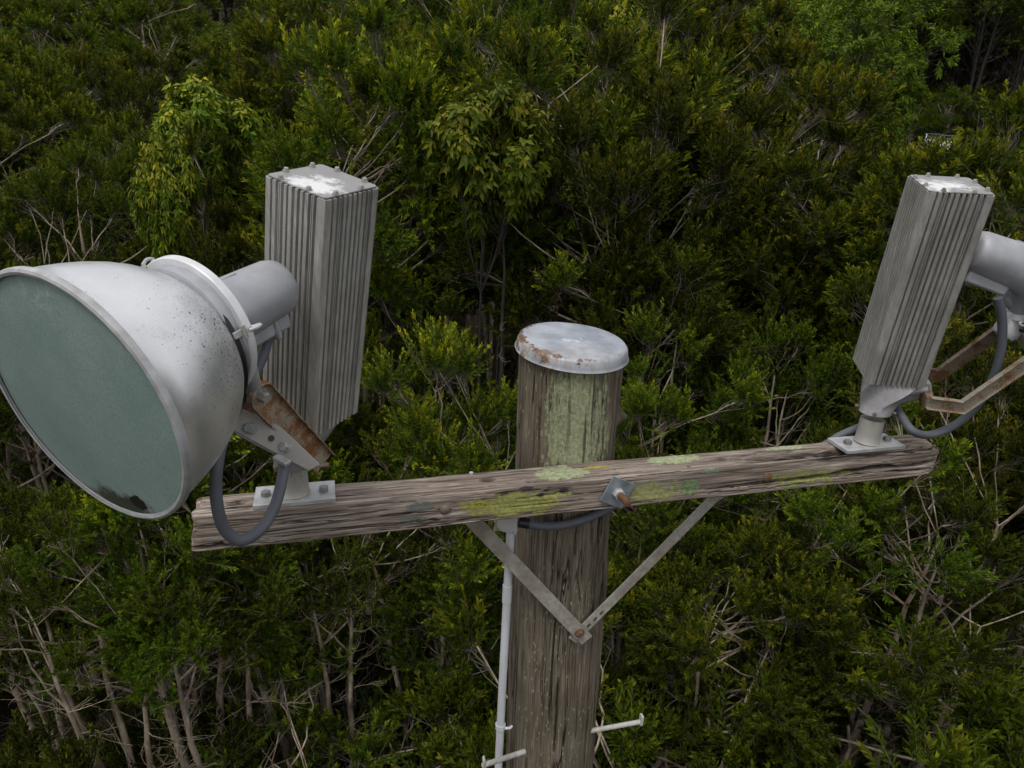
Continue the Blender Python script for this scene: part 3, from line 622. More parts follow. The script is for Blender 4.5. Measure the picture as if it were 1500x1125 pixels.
def channel(T, L, B, pts, X, w, out, mat, name='yoke_arm', round_end=True, fl=.013):
    P = [V(p, float) for p in pts]; n = len(P)
    def offs(o):
        r = []
        for i, p in enumerate(P):
            t0 = P[i] - P[max(i - 1, 0)]; t1 = P[min(i + 1, n - 1)] - P[i]
            a = t0 / (np.linalg.norm(t0) + 1e-9); b = t1 / (np.linalg.norm(t1) + 1e-9)
            if i == 0: a = b
            if i == n - 1: b = a
            m_ = a + b; m_ /= np.linalg.norm(m_); nn = V([-m_[1], m_[0]]); k = 1 / max(.4, nn @ V([-b[1], b[0]])); r.append(p + nn * o * k)
        return r
    a, b = offs(w / 2), offs(-w / 2); end = []
    if round_end:
        d = P[-1] - P[-2]; d /= np.linalg.norm(d); nn = V([-d[1], d[0]])
        end = [P[-1] + (nn * math.cos(t) + d * math.sin(t)) * w / 2 for t in np.linspace(0, math.pi, 13)[1:-1]]
    outl = a + end + b[::-1]; mb = MB(); ex = B[:, 0] * out
    mb.prism([L(X, p[0], p[1]) for p in outl], ex * .0035)
    ctr = outl; ring = outl; inner = []
    a2, b2 = offs(w / 2 - .0032), offs(-w / 2 + .0032)
    end2 = [P[-1] + (q - P[-1]) * (1 - .0032 / (w / 2)) for q in end]; inner = a2 + end2 + b2[::-1]
    m_ = len(outl); vs = [L(X, p[0], p[1]) + ex * .003 for p in outl] + [L(X, p[0], p[1]) + ex * .003 for p in inner]
    vs += [p + ex * fl for p in vs]; fs = []
    for i in range(m_ - 1):
        fs += [(i, i + 1, i + 1 + 2 * m_, i + 2 * m_), (m_ + i, m_ + i + 2 * m_, m_ + i + 1 + 2 * m_, m_ + i + 1), (2 * m_ + i, 2 * m_ + i + 1, 3 * m_ + i + 1, 3 * m_ + i)]
    mb.add(vs, fs); return mb.build(name, mat, T, .0008)

M['rusty2'] = rust_mat('ochre_rust_on_channel', .40, (.50, .46, .37), (1.75, 1.65, 1.3))
# left lamp, turned towards the camera's left
T, L, ax, X0, U0 = floodlight(None, (-.472, .052), (.196, .100, .012), B1, O1, A1, ax1, (-.375, -.125, .79), .219,
    'big round floodlight with green glass face, on the left end of the crossarm', True)
arm = channel(T, L, B1, [(-.050, -.080), (-.150, .060), (-.254, .208)], .092, .060, 1, M['rusty2'])
MB().bolt(L(.0955, -.254, .208), B1[:, 0], .0115, .018, washer=.019).build('pivot_bolt', M['stained'], arm)
arm2 = channel(T, L, B1, [(-.050, -.080), (-.150, .060), (-.250, .203)], -.086, .054, -1, M['rusty'])
MB().bolt(L(-.089, -.250, .203), -B1[:, 0], .0115, .018, washer=.019).build('pivot_bolt', M['stained'], arm2)
for s in (-1, 1):    # ears on the lamp housing where the yoke bolts on
    p = A1 + ax * .235 + X0 * s * .0  # along the collar
    e0 = L(s * .080, -.250, .203); e1 = A1 + ax * .262 - U0 * .055 + X0 * s * .070
    MB().tube([e0, e0 * .5 + e1 * .5 , e1], [.016, .018, .020], 10).build('pivot_ear', M['barrel'], T)
# pale bracket plate below the rusty arm, with two bolts and an open hole
q = [at(469, 681, depth=1.555), at(452, 690, depth=1.555), at(418, 672, depth=1.530), at(340, 630, depth=1.455), at(333, 604, depth=1.45), at(352, 598, depth=1.46), at(410, 625, depth=1.52)]
fw = V(CAMR[2]); br = MB().prism(q, fw * .006).build('bracket_plate', M['bracket'], T, .0015)
MB().prism([at(452, 691, depth=1.557), at(418, 673, depth=1.532), at(340, 631, depth=1.457), at(352, 642, depth=1.470), at(405, 668, depth=1.535)], fw * .03).build('bracket_flange', M['bracket'], br, .002)
for (u, v_, dp) in ((369, 628, 1.474), (419, 655, 1.524)): MB().bolt(at(u, v_, depth=dp), -fw + V([-.25, 0, .25]), .0105, .014, washer=.013).build('bolt', M['galv'], br)
MB().cyl(at(397.5, 642, depth=1.5005), at(397.5, 642, depth=1.499), .0065, 16).build('open_hole', M['black'], br)
MB().bolt(at(468, 682, depth=1.56), (1, -.2, .1), .006, .02).build('set_screw', M['rod'], T)
MB().box(at(413, 674, depth=1.50), (.036, .018, .010), B1).build('cable_clamp', M['galv'], T, .002)
cable([at(416, 676, depth=1.515), at(413, 702, depth=1.50), at(404, 738, depth=1.475), at(388, 768, depth=1.45), at(368, 786, depth=1.42), at(348, 791, depth=1.40), at(330, 776, depth=1.38), at(320, 750, depth=1.36), at(316, 715, depth=1.345), at(318, 680, depth=1.34), at(326, 645, depth=1.36), at(345, 600, depth=1.42), at(385, 520, depth=1.49), at(395, 465, depth=1.50)],
      .0115, 'thick grey cable hanging in a U loop before the left crossarm end', at(349, 793, depth=1.40), name='cable')

# right lamp, turned away along the arm
B2 = V([[.335, -.941, -.047], [.922, .337, -.19], [.194, .02, .981]]); B2[:, 0] /= np.linalg.norm(B2[:, 0]); B2[:, 2] = np.cross(B2[:, 0], B2[:, 1]); B2[:, 2] /= np.linalg.norm(B2[:, 2]); B2[:, 1] = np.cross(B2[:, 2], B2[:, 0])
O2 = V([1.2592, .0814, .222])
tlt = math.radians(17); back = B2 @ V([0, math.cos(tlt), math.sin(tlt)]); P2 = O2 + B2 @ V([0, -.098, .376]); A2 = P2 - back * .459
T2, L2, axb, Xb, Ub = floodlight(None, (1.208, .050), (.205, .096, .012), B2, O2, A2, back, (1.19, -.03, .80), .219,
    'floodlight turned away, its finned box leaning over the right end of the crossarm', False)
for s in (-1, 1):
    arm = channel(T2, L2, B2, [(-.098, -.040), (-.196, -.046), (-.318, .115), (-.36, .20)], s * .085, .040, s, M['palearm'] if s < 0 else M['rusty'])
    MB().bolt(L2(s * .089, -.356, .194), B2[:, 0] * s, .0115, .018, washer=.019).build('pivot_bolt', M['stained'], arm)
    e0 = L2(s * .080, -.356, .195); e1 = A2 + axb * .262 - Ub * .055 + Xb * (-s) * .075
    MB().tube([e0, e0 * .5 + e1 * .5, e1], [.016, .018, .020], 10).build('pivot_ear', M['barrel'], T2)
MB().lathe(L2(.0, -.300, .205), -Ub + axb * .2, [(0, .034), (.045, .036), (.06, .030), (.066, .012)], 24, True, True).build('vent_boss', M['ringm'], T2)
cable([at(1462, 436, depth=2.0), at(1468, 470, depth=2.03), at(1466, 515, depth=2.07), at(1452, 560, depth=2.12), at(1428, 598, depth=2.17), at(1396, 624, depth=2.2), at(1362, 637, depth=2.2), at(1338, 632, depth=2.16), at(1322, 612, depth=2.19), at(1311, 592, depth=2.22), at(1303, 575, depth=2.22)],
      .0122, 'thick grey cable looping under the right floodlight beyond the end of the crossarm', at(1396, 624, depth=2.2))

# ------------------------------------------------------------------ foliage materials
def leaf_mat(name, dark, mid, tip, gloss=.45):
    m = Mat(name); t = m.n('Attribute', attribute_name='tone').outputs['Fac']; ag = m.n('Attribute', attribute_name='age').outputs['Fac']
    oi = m.n('ObjectInfo').outputs['Random']
    c = m.mix(t, dark, mid); c = m.mix(ag, c, tip)  # tip colour carries new growth and the painted light on crown tops
    hsv = m.n('HueSaturation'); m.l(c, hsv.inputs['Color'])
    m.l(m.math('MULTIPLY_ADD', oi, .034, .490), hsv.inputs['Hue']); m.l(m.math('MULTIPLY_ADD', oi, .75, .55), hsv.inputs['Value'])
    m.l(hsv.outputs[0], m.b.inputs['Base Color']); m.rough(gloss); m.b.inputs['Specular IOR Level'].default_value = .12
    tr = m.n('BsdfTranslucent'); m.l(hsv.outputs[0], tr.inputs['Color']); ms = m.n('MixShader'); ms.inputs[0].default_value = .22
    m.l(m.b.outputs[0], ms.inputs[1]); m.l(tr.outputs[0], ms.inputs[2]); m.l(ms.outputs[0], m.out.inputs[0]); return m.m
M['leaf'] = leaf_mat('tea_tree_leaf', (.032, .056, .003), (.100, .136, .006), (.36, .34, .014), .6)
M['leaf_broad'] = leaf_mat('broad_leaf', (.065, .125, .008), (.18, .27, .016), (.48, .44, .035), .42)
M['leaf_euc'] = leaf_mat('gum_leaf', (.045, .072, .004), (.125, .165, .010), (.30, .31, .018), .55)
def bark_mat(name, a, b, dark):
    m = Mat(name); f = m.noise(1, 7, .7, m.vec((14, 14, 4))); f2 = m.noise(3, 3)
    m.base(m.mix(m.ramp(f2, [(.4, 0.), (.62, 1.)]), m.ramp(f, [(.32, dark), (.46, a), (.66, b)]), m.ramp(f, [(.3, dark), (.7, a)])))
    m.rough(.9); m.bump(f, .7, .012); return m.m
M['bark'] = bark_mat('pale_papery_bark', (.32, .26, .19), (.58, .50, .40), (.10, .065, .042))
M['bark_dark'] = bark_mat('dark_rough_bark', (.030, .024, .02), (.055, .045, .037), (.012, .010, .008))
m = Mat('grey_twig'); m.base(m.mix(m.noise(3), (.12, .10, .078), (.22, .19, .155))); m.rough(.9); M['twig'] = m.m

# ------------------------------------------------------------------ tree geometry in numpy
def tubes(paths, n=5):
    vs, fs = [], []; o = 0
    for P, r in paths:
        P = np.asarray(P, float); r = np.asarray(r, float); T_ = np.gradient(P, axis=0); T_ /= np.linalg.norm(T_, axis=1)[:, None] + 1e-9
        u = np.cross(T_, V([.31, .17, .93])); l = np.linalg.norm(u, axis=1)[:, None]; u = np.where(l < .1, V([[1., 0, 0]]), u / (l + 1e-9)); w = np.cross(T_, u)
        a = 2 * np.pi * np.arange(n) / n
        v = P[:, None] + r[:, None, None] * (np.cos(a)[None, :, None] * u[:, None] + np.sin(a)[None, :, None] * w[:, None])
        k = len(P); i, j = np.meshgrid(np.arange(k - 1), np.arange(n), indexing='ij')
        fs.append(o + np.stack([i * n + j, i * n + (j + 1) % n, (i + 1) * n + (j + 1) % n, (i + 1) * n + j], -1).reshape(-1, 4)); vs.append(v.reshape(-1, 3)); o += k * n
    return np.concatenate(vs), np.concatenate(fs)
def nrm(a): return a / (np.linalg.norm(a, axis=-1, keepdims=True) + 1e-9)
def leaves(base, d, length, k, rs, ll, lw, spread=(50, 22), age_toplit0=None, droop=0.):
    """k narrow leaves along each shoot; two triangles a leaf, folded on the midrib."""
    n = len(base); t = np.tile(np.linspace(.12, 1., k), (n, 1)) + rs.uniform(-.03, .03, (n, k)); t = np.clip(t, .05, 1.02)
    az = rs.uniform(0, 6.28, (n, 1)) + np.arange(k)[None] * 2.4 + rs.uniform(-.3, .3, (n, k))
    u = nrm(np.cross(d, rs.normal(size=(n, 3)))); w = np.cross(d, u)
    sp = np.radians(spread[0] * (1 - t) + spread[1] * t + rs.uniform(-12, 12, (n, k)))
    dir_ = np.cos(sp)[..., None] * d[:, None] + np.sin(sp)[..., None] * (np.cos(az)[..., None] * u[:, None] + np.sin(az)[..., None] * w[:, None])
    dir_[..., 2] -= droop; dir_ = nrm(dir_); b = base[:, None] + d[:, None] * (length[:, None] * t)[..., None]
    L = ll * rs.uniform(.65, 1.2, (n, k)) * (1 - .25 * (t > .9)); wd = lw * rs.uniform(.75, 1.2, (n, k))
    side = nrm(np.cross(dir_, d[:, None] + .35 * rs.normal(size=(n, k, 3)))); up = np.cross(side, dir_)
    mid = b + dir_ * (L * .48)[..., None]; tip = b + dir_ * L[..., None]; tip[..., 2] -= L * .06
    q = np.stack([b, mid + side * (wd / 2)[..., None] + up * (wd * .18)[..., None], tip, mid - side * (wd / 2)[..., None] + up * (wd * .18)[..., None]], 2).reshape(-1, 4, 3)
    N = len(q); i = np.arange(N)[:, None] * 4; f = np.concatenate([i + [0, 1, 2], i + [0, 2, 3]], 1).reshape(-1, 3)
    tone = np.repeat(np.clip(rs.normal(.45, .25, (n, k)), 0, 1).reshape(-1), 4)
    a = (age_toplit0[:, None] if age_toplit0 is not None else 0) * np.clip((t - .45) * 1.9, 0, 1); a = np.clip(a + (rs.uniform(0, 1, (n, k)) > .985) * .5, 0, 1)
    return q.reshape(-1, 3), f, tone, np.repeat(a.reshape(-1), 4)
def bez(a, b, c, n): t = np.linspace(0, 1, n)[:, None]; return (1 - t) ** 2 * a + 2 * t * (1 - t) * b + t * t * c
def make_tree(seed, H=6., rc=1.35, base=.42, stems=3, clumps=66, shoots=33, k=29, ll=.066, lw=.0180, sl=(.14, .34), clr=.25, up=1.1, mats=('leaf', 'bark', 'twig'), droop=0., spread=(52, 24),
              trunk_r=.055, spire=.35, young_toplit=.5, lobes=.28, flat=1., hollow=.62, bare=26):
    rs = np.random.RandomState(seed); trunk, twig = [], []
    zc = H * (base + 1) / 2; hz = H * (1 - base) / 2; st = []
    for s in range(stems):
        a = 6.28 * s / stems + rs.uniform(-.6, .6); rad = rc * rs.uniform(.15, .5) if stems > 1 else rc * .1
        top = V([math.cos(a) * rad, math.sin(a) * rad, H * rs.uniform(.72, .88)]); b0 = V([math.cos(a), math.sin(a), 0]) * .07 * (stems > 1); mid = V([math.cos(a) * rad * .35, math.sin(a) * rad * .35, H * .4]) + rs.normal(0, .14, 3)
        P = bez(b0, mid, top, 16); t = np.linspace(0, 1, 16); wob = np.cumsum(rs.normal(0, .022, (16, 3)), 0) * (t[:, None] > .05); P = P + wob
        r = trunk_r * rs.uniform(.6, 1.) * (1 - t) ** .75 + .010; P[0, 2] -= .25; trunk.append((P, r)); st.append((P, r))
    cb, cd, cl, ca = [], [], [], []
    lob = rs.uniform(0, 10, 3)
    for c in range(clumps):
        while True:
            p = rs.uniform(-1, 1, 3); q = np.linalg.norm(p)
            if q > 1 or (q < hollow and rs.rand() < .8) or (p[2] < -.55 and rs.rand() < .5): continue
            break
        lf = 1 + lobes * vn((nrm(p) * 1.7 + lob)[None], seed)[0] * 1.6
        cen = V([p[0] * rc * lf, p[1] * rc * lf, zc + p[2] * hz * flat * lf])
        if rs.rand() < spire and p[2] > .2: cen[2] += rs.uniform(.1, .45) * rc * .7
        out = nrm(V([cen[0], cen[1], (cen[2] - zc) * .8])); P, r = st[rs.randint(len(st))]
        dd = np.linalg.norm(P[:, :2] - cen[:2], axis=1) * .8 + np.abs(P[:, 2] - (cen[2] - rs.uniform(.5, 1.2) * rc * .7)); i0 = max(2, int(dd.argmin())); a = P[i0]
        mid = a * .45 + cen * .55 + V([0, 0, -.10]) + rs.normal(0, .09, 3); nn_ = 9; Q = bez(a, mid, cen, nn_) + rs.normal(0, .014, (nn_, 3)) * np.linspace(0, 1, nn_)[:, None] * 1.2; Q[0] = a
        r0 = min(r[i0] * .6, .022); trunk.append((Q, np.linspace(r0, .006, nn_)))
        m_ = rs.poisson(shoots) + 4; cr = clr * rs.uniform(.75, 1.3)
        d = nrm(rs.normal(size=(m_, 3)) + out * .9 + V([0, 0, up])); sb = cen + d * cr * rs.uniform(.15, .75, (m_, 1)) - V([0, 0, cr * .35]); ln = rs.uniform(*sl, m_)
        d2 = nrm(d + rs.normal(0, .3, (m_, 3)) + V([0, 0, up * .6])); f0 = Q[rs.randint(nn_ - 3, nn_, m_)]
        cb.append(sb); cd.append(d2); cl.append(ln)
        toplight = np.clip((cen[2] - (zc - hz)) / (2 * hz), 0, 1); ca.append(np.clip(rs.uniform(-.2, 1, m_) * young_toplit * (.1 + 1.5 * toplight ** 1.6), 0, 1) * rs.uniform(.5, 1.2))  # new-growth tint, strengthened up the crown to paint light falling from above
        for j in range(m_):
            if j % 2 == 0: twig.append((np.stack([f0[j], (f0[j] + sb[j]) / 2 + rs.normal(0, .03, 3), sb[j], sb[j] + d2[j] * ln[j]]), V([.0034, .0028, .0022, .0013])))
            else: twig.append((np.stack([sb[j] - d2[j] * .04, sb[j] + d2[j] * ln[j]]), V([.0024, .0012])))
    for b in range(bare):     # dead lower twigs, forked
        P, r = st[rs.randint(len(st))]; i0 = rs.randint(4, 14); a = P[i0]; an = rs.uniform(0, 6.28); l = rs.uniform(.4, 1.1) * rc * .7
        d = nrm(V([math.cos(an), math.sin(an), rs.uniform(.1, 1.)])); e = a + d * l + rs.normal(0, .06, 3); Q = bez(a, (a + e) / 2 + rs.normal(0, .16, 3) - V([0, 0, .1]), e, 7) + rs.normal(0, .012, (7, 3)); Q[0] = a; twig.append((Q, np.linspace(.0068, .0018, 7)))
        for q in range(rs.randint(2, 6)):
            i = rs.randint(1, 6); d2 = nrm(d + rs.normal(0, .55, 3) + V([0, 0, .2])); l2 = l * rs.uniform(.2, .6); e2 = Q[i] + d2 * l2; Q2 = bez(Q[i], (Q[i] + e2) / 2 + rs.normal(0, .03, 3), e2, 5); twig.append((Q2, np.linspace(.004, .0014, 5)))
            if q % 2: d3 = nrm(d2 + rs.normal(0, .6, 3)); twig.append((np.stack([Q2[2], Q2[2] + d3 * l2 * .3, Q2[2] + d3 * l2 * .6 + rs.normal(0, .02, 3)]), V([.003, .0022, .0012])))
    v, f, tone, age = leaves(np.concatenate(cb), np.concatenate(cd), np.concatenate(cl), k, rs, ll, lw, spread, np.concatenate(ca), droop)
    tv, tf = tubes(trunk, 8); wv, wf = tubes(twig, 3)
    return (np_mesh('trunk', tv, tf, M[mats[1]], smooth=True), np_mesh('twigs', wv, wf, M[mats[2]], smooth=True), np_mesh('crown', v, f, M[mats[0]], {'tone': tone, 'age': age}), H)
VAR = {}
VAR['tea'] = [make_tree(101, 5.6, 1.05, .42, 3, lobes=.4), make_tree(102, 6.0, .95, .34, 2, clumps=56, spire=.8, young_toplit=.95, sl=(.2, .42)), make_tree(103, 5.2, 1.2, .45, 4, clumps=74, lobes=.4, hollow=.7), make_tree(104, 6.2, 1.1, .46, 3, clumps=60, young_toplit=.4),
              make_tree(105, 5.8, 1.2, .40, 3, clumps=68, spire=.6, young_toplit=.8)]
VAR['dome'] = [make_tree(171, 5.8, 1.30, .56, 3, clumps=92, hollow=.84, up=.75, lobes=.18, spire=.08, young_toplit=1.15, clr=.22, flat=.95), make_tree(172, 6.0, 1.15, .52, 2, clumps=84, hollow=.82, up=.9, lobes=.30, spire=.25, young_toplit=.95, clr=.22)]
VAR['sparse'] = [make_tree(111, 6.4, 1.2, .56, 4, clumps=30, shoots=28, young_toplit=.3, bare=60, hollow=.4, trunk_r=.085), make_tree(112, 6.0, 1.3, .52, 5, clumps=34, shoots=26, young_toplit=.25, bare=70, hollow=.4, trunk_r=.07),
                 make_tree(113, 6.2, 1.1, .62, 3, clumps=44, shoots=30, young_toplit=.5, bare=50, hollow=.5, trunk_r=.09)]
VAR['bare'] = [make_tree(161, 6.6, 1.3, .66, 4, clumps=13, shoots=22, young_toplit=.3, bare=70, hollow=.3, trunk_r=.064, mats=('leaf', 'bark', 'bark')), make_tree(162, 6.2, 1.1, .62, 3, clumps=15, shoots=22, young_toplit=.3, bare=60, hollow=.3, trunk_r=.075, mats=('leaf', 'bark', 'bark')), make_tree(163, 6.4, 1.0, .70, 2, clumps=12, shoots=24, young_toplit=.4, bare=55, hollow=.3, trunk_r=.066, mats=('leaf', 'bark', 'bark'))]
VAR['shrub'] = [make_tree(121, 2.6, 1.0, .12, 6, clumps=44, shoots=28, young_toplit=.5, trunk_r=.025, bare=20), make_tree(122, 2.2, 1.1, .10, 7, clumps=44, shoots=26, young_toplit=.3, trunk_r=.022, bare=20)]
VAR['broad'] = [make_tree(133, 6.5, .52, .855, 2, clumps=30, shoots=13, k=13, ll=.125, lw=.045, sl=(.10, .22), clr=.15, up=.5, mats=('leaf_broad', 'bark_dark', 'twig'), droop=.75, spread=(75, 55), young_toplit=1.3, spire=.0, lobes=.12, hollow=.75, bare=12),
                make_tree(131, 5.6, 1.15, .55, 2, clumps=46, shoots=11, k=12, ll=.13, lw=.042, sl=(.15, .32), up=.35, mats=('leaf_broad', 'bark_dark', 'twig'), droop=.75, spread=(75, 55), young_toplit=.8, spire=.1, lobes=.15, flat=.75, bare=30),
                make_tree(132, 5.4, 1.0, .50, 2, clumps=40, shoots=11, k=11, ll=.12, lw=.038, sl=(.15, .32), up=.35, mats=('leaf_broad', 'bark_dark', 'twig'), droop=.7, spread=(75, 55), young_toplit=.5, spire=.1, flat=.8, bare=30)]
VAR['gum'] = [make_tree(141, 9., 3.0, .38, 2, clumps=120, shoots=17, k=17, ll=.16, lw=.040, sl=(.2, .45), clr=.48, up=.4, mats=('leaf_euc', 'bark_dark', 'twig'), droop=.45, spread=(65, 40), young_toplit=.35, spire=.1, lobes=.35, hollow=.7, trunk_r=.13, bare=50)]
VAR['gum'].append(make_tree(142, 9., 1.75, .58, 2, clumps=110, shoots=20, k=17, ll=.13, lw=.036, sl=(.15, .35), clr=.36, up=.4, mats=('leaf_euc', 'bark_dark', 'twig'), droop=.45, spread=(65, 40), young_toplit=.5, spire=.0, lobes=.28, hollow=.75, trunk_r=.13, bare=20))
VAR['tall'] = [make_tree(151, 17., 3.6, .42, 2, clumps=85, shoots=16, k=16, ll=.20, lw=.055, sl=(.3, .7), clr=.75, up=.4, mats=('leaf_euc', 'bark_dark', 'twig'), droop=.4, spread=(65, 40), young_toplit=.15, spire=.1, lobes=.4, hollow=.5, trunk_r=.19, bare=70),
               make_tree(152, 14., 3.2, .34, 3, clumps=80, shoots=16, k=16, ll=.19, lw=.050, sl=(.3, .7), clr=.75, up=.4, mats=('leaf_euc', 'bark_dark', 'twig'), droop=.35, spread=(65, 40), young_toplit=.2, spire=.1, lobes=.4, hollow=.5, trunk_r=.16, bare=60)]

# ------------------------------------------------------------------ planting
def pos(az_deg, d):
    a = HEAD + math.radians(az_deg); return CAMP[0] + d * math.sin(a), CAMP[1] + d * math.cos(a)
placed = []
NAMES = {'dome': ('tea_tree', 'tree'), 'bare': ('paperbark_tree', 'tree'), 'tea': ('tea_tree', 'tree'), 'sparse': ('paperbark_tree', 'tree'), 'shrub': ('shrub', 'shrub'), 'broad': ('broadleaf_tree', 'tree'), 'gum': ('gum_tree', 'tree'), 'tall': ('forest_tree', 'tree')}
def plant(kind, az, d, top=None, scale=None, label=None, var=None, group=None, rz=None, wide=1., rs=rng):
    x, y = pos(az, d); g = float(terr(np.array([x]), np.array([y]))[0]); vs = VAR[kind]; vi = rs.randint(len(vs)) if var is None else var
    tm, wm, cm, H = vs[vi]; s = ((CAMP[2] + top) - g) / H if top is not None else scale
    nm, cat = NAMES[kind]; t = thing(nm, (x, y, g), label, cat, group); t.rotation_euler = (rs.uniform(-.05, .05), rs.uniform(-.05, .05), rs.uniform(0, 6.28) if rz is None else rz)
    t.scale = (s * wide, s * wide, s)
    for n_, m_ in (('trunk', tm), ('twigs', wm), ('crown', cm)):
        o = put(n_, m_, t)
        if n_ != 'trunk': o['kind'] = 'stuff'
    placed.append((az, d)); return t
# the trees the photograph singles out
plant('tea', -5.5, 8.3, -2.55, var=1, wide=1.0, label='yellow-tipped bushy tree between the left floodlight and the timber pole')
plant('broad', -2.8, 9.9, .30, var=0, wide=.85, label='round broad-leaved tree with drooping yellow-green leaves, up behind the pole cap')
plant('broad', -22.7, 14.0, .35, var=0, wide=.85, label='bright green broad-leaved tree above the big floodlight')
plant('broad', -26.5, 11.5, -.45, var=0, wide=.5, label='small bright broad-leaved bush left of the tall finned box')
plant('broad', -14.5, 17.5, 1.2, var=0, wide=.7, label='light green broad-leaved tree far behind the left finned box')
plant('broad', 6.5, 22., 3.1, var=0, wide=.9, label='light green broad-leaved tree at the top edge, above the pole')
plant('gum', 21.8, 24., 3.9, var=1, wide=.92, label='big dome-shaped gum tree in front of the dark forest, upper right')
plant('gum', 14.5, 27., 3.7, var=1, wide=.8, label='rounded gum tree left of the big dome-shaped gum')
plant('dome', 32.0, 11.5, .35, var=1, wide=.95, label='yellow-green bushy tree rising behind the right floodlight')
plant('dome', 16.0, 13.2, 1.2, var=1, wide=1.05, label='bushy yellow-green tree standing tall left of the right finned box')
plant('tea', 7.5, 11.4, .55, var=0, wide=.95, label='twiggy dark green tree right behind the timber pole cap')
plant('dome', 2.0, 13.5, 1.9, var=0, wide=1.0, label='tall olive-green tree above the timber pole')
plant('dome', -12.5, 12.6, 1.5, var=1, wide=.85, label='tall dark bushy tree standing behind the left finned box')
plant('tea', -27., 8.5, -2.5, var=4, wide=1., label='low bushy tree just above the big round reflector')
plant('tea', -18., 9.4, -1.9, var=1, wide=1., label='pointed bushy tree left of the tall finned box')
plant('sparse', -30., 7.8, -3.5, var=0, label='bare-stemmed paperbark under the green glass of the left floodlight')
plant('sparse', -22., 8.4, -3.4, var=1, label='pale-stemmed paperbark below the left end of the crossarm')
plant('sparse', -6.5, 9.2, -4.2, var=0, label='orange-barked paperbark just left of the white conduit')
plant('sparse', 32., 7.8, -2.9, var=1, label='pale-trunked paperbark beyond the right end of the crossarm')
plant('sparse', 15.5, 8.2, -3.7, var=0, label='paperbark with bare grey limbs right of the pole under the crossarm')
for i_, (a_, d_, tp_, v_, lb_) in enumerate(((-34.5, 7.3, -3.3, 0, 'pale leaning stems of a paperbark at the left edge below the round lamp'), (-29.5, 7.6, -3.4, 1, 'forked pale paperbark stem under the bottom rim of the green glass'), (-25.5, 7.2, -3.6, 2, 'thin twin-stemmed paperbark left of the crossarm end'),
        (-20.5, 7.6, -3.5, 1, 'stout pale paperbark stem right below the crossarm end'), (-16., 7.4, -3.7, 0, 'twiggy paperbark below the left half of the crossarm'), (-8.2, 7.6, -3.6, 2, 'orange-tinted paperbark with a Y fork left of the white conduit'), (29.5, 7.6, -2.5, 2, 'tall pale paperbark trunk beyond the right end of the crossarm'), (36., 7.8, -3.2, 1, 'pale paperbark stem at the right edge'), (12.5, 7.9, -3.9, 0, 'bare grey branches right of the right brace'))):
    plant('bare', a_, d_, tp_, var=v_, label=lb_)
plant('tea', 21., 7.0, -3.7, var=2, label='dense bushy tree under the right half of the crossarm')
plant('tea', 10.5, 8.6, -3.2, var=3, label='dark bushy tree filling the gap right of the pole cap')
plant('shrub', -21, 6.6, -6.1, var=0, label='low green shrub at the bottom left, in front of the bare stems')
plant('shrub', -33, 7.2, -6.4, var=1, label='dark shrub at the lower left corner')
plant('shrub', 21, 6.3, -5.0, var=0, label='bright-tipped shrub below the right brace')
plant('shrub', 8.5, 5.6, -5.0, var=0, label='leafy shrub beside the lower pole on the right')
plant('shrub', -9, 6.6, -6.6, var=1, label='dark shrub at the bottom between the floodlight and the conduit')
plant('shrub', 33, 6.6, -5.2, var=1, label='shrub at the lower right corner under the pale trunk')
plant('tea', 28.4, 12.8, -.46, var=4, wide=.9, label='low yellow-green tree hiding the lower part of the parked cars')
# the thicket, row behind row
rows = [(8.7, -2.9, -2.9, 2.2), (10.6, -2.2, -1.5, 2.2), (12.6, -1.8, -.5, 2.4), (15., -1.3, .6, 2.6), (18., -.6, 1.7, 2.9), (22., .2, 2.9, 3.2), (27., 1.2, 4.2, 3.6), (33., 2.2, 5.4, 4.), (41., 3.8, 6.5, 4.6), (51., 5.8, 8., 5.2), (63., 8., 10., 6.), (78., 11., 13., 7.)]
for ri, (d0, topl, topr, sp) in enumerate(rows):
    step = math.degrees(sp / d0); a0 = -56 + (ri % 2) * step / 2
    az = a0
    while az < 56:
        a = az + rng.uniform(-.3, .3) * step; d = d0 * (1 + rng.uniform(-.07, .07)); az += step
        if any(abs(a - q[0]) * math.radians(1) * d < .75 and abs(d - q[1]) < .9 for q in placed[:42]): continue
        if (a > 25.5 and 13.5 < d) or (a > 20.5 and d > 24.5): continue                # the clearing in front of the dark forest
        mixf = min(1, max(0, (a + 22) / 14)); top = topl * (1 - mixf) + topr * mixf
        if 17 < a and 13 < d < 25: top = min(top, -.25)
        if a > 25.5: top = min(top, -.03 * d - .55)
        tp = top + rng.uniform(-1.0, .7) * (1 + d / 40); grp = 'thicket behind the light pole'
        k = 'sparse' if rng.rand() < ((.92 if a < -7 else .45) if d0 < 9 else (.7 if a < -7 else .3) if d0 < 11 else (.4 if a < -7 else .12)) else ('broad' if rng.rand() < .05 and d0 > 12 else ('gum' if d0 > 30 and rng.rand() < .3 else 'tea'))
        kk_ = 'dome' if (k == 'tea' and d0 > 10 and rng.rand() < .6) else k
        lab = {'sparse': 'bare-stemmed paperbark among the bushy trees of the thicket', 'broad': 'light green broad-leaved tree among the bushy thicket', 'gum': 'rounded gum tree on the far slope of the thicket', 'tea': 'bushy fine-leaved tree in the dense green thicket'}[k]
        plant(kk_, a, d, tp, label=lab, group=lab.split(' ')[0] + ' trees of the thicket', wide=rng.uniform(.78, 1.05) * (1.25 if d0 > 28 else 1))
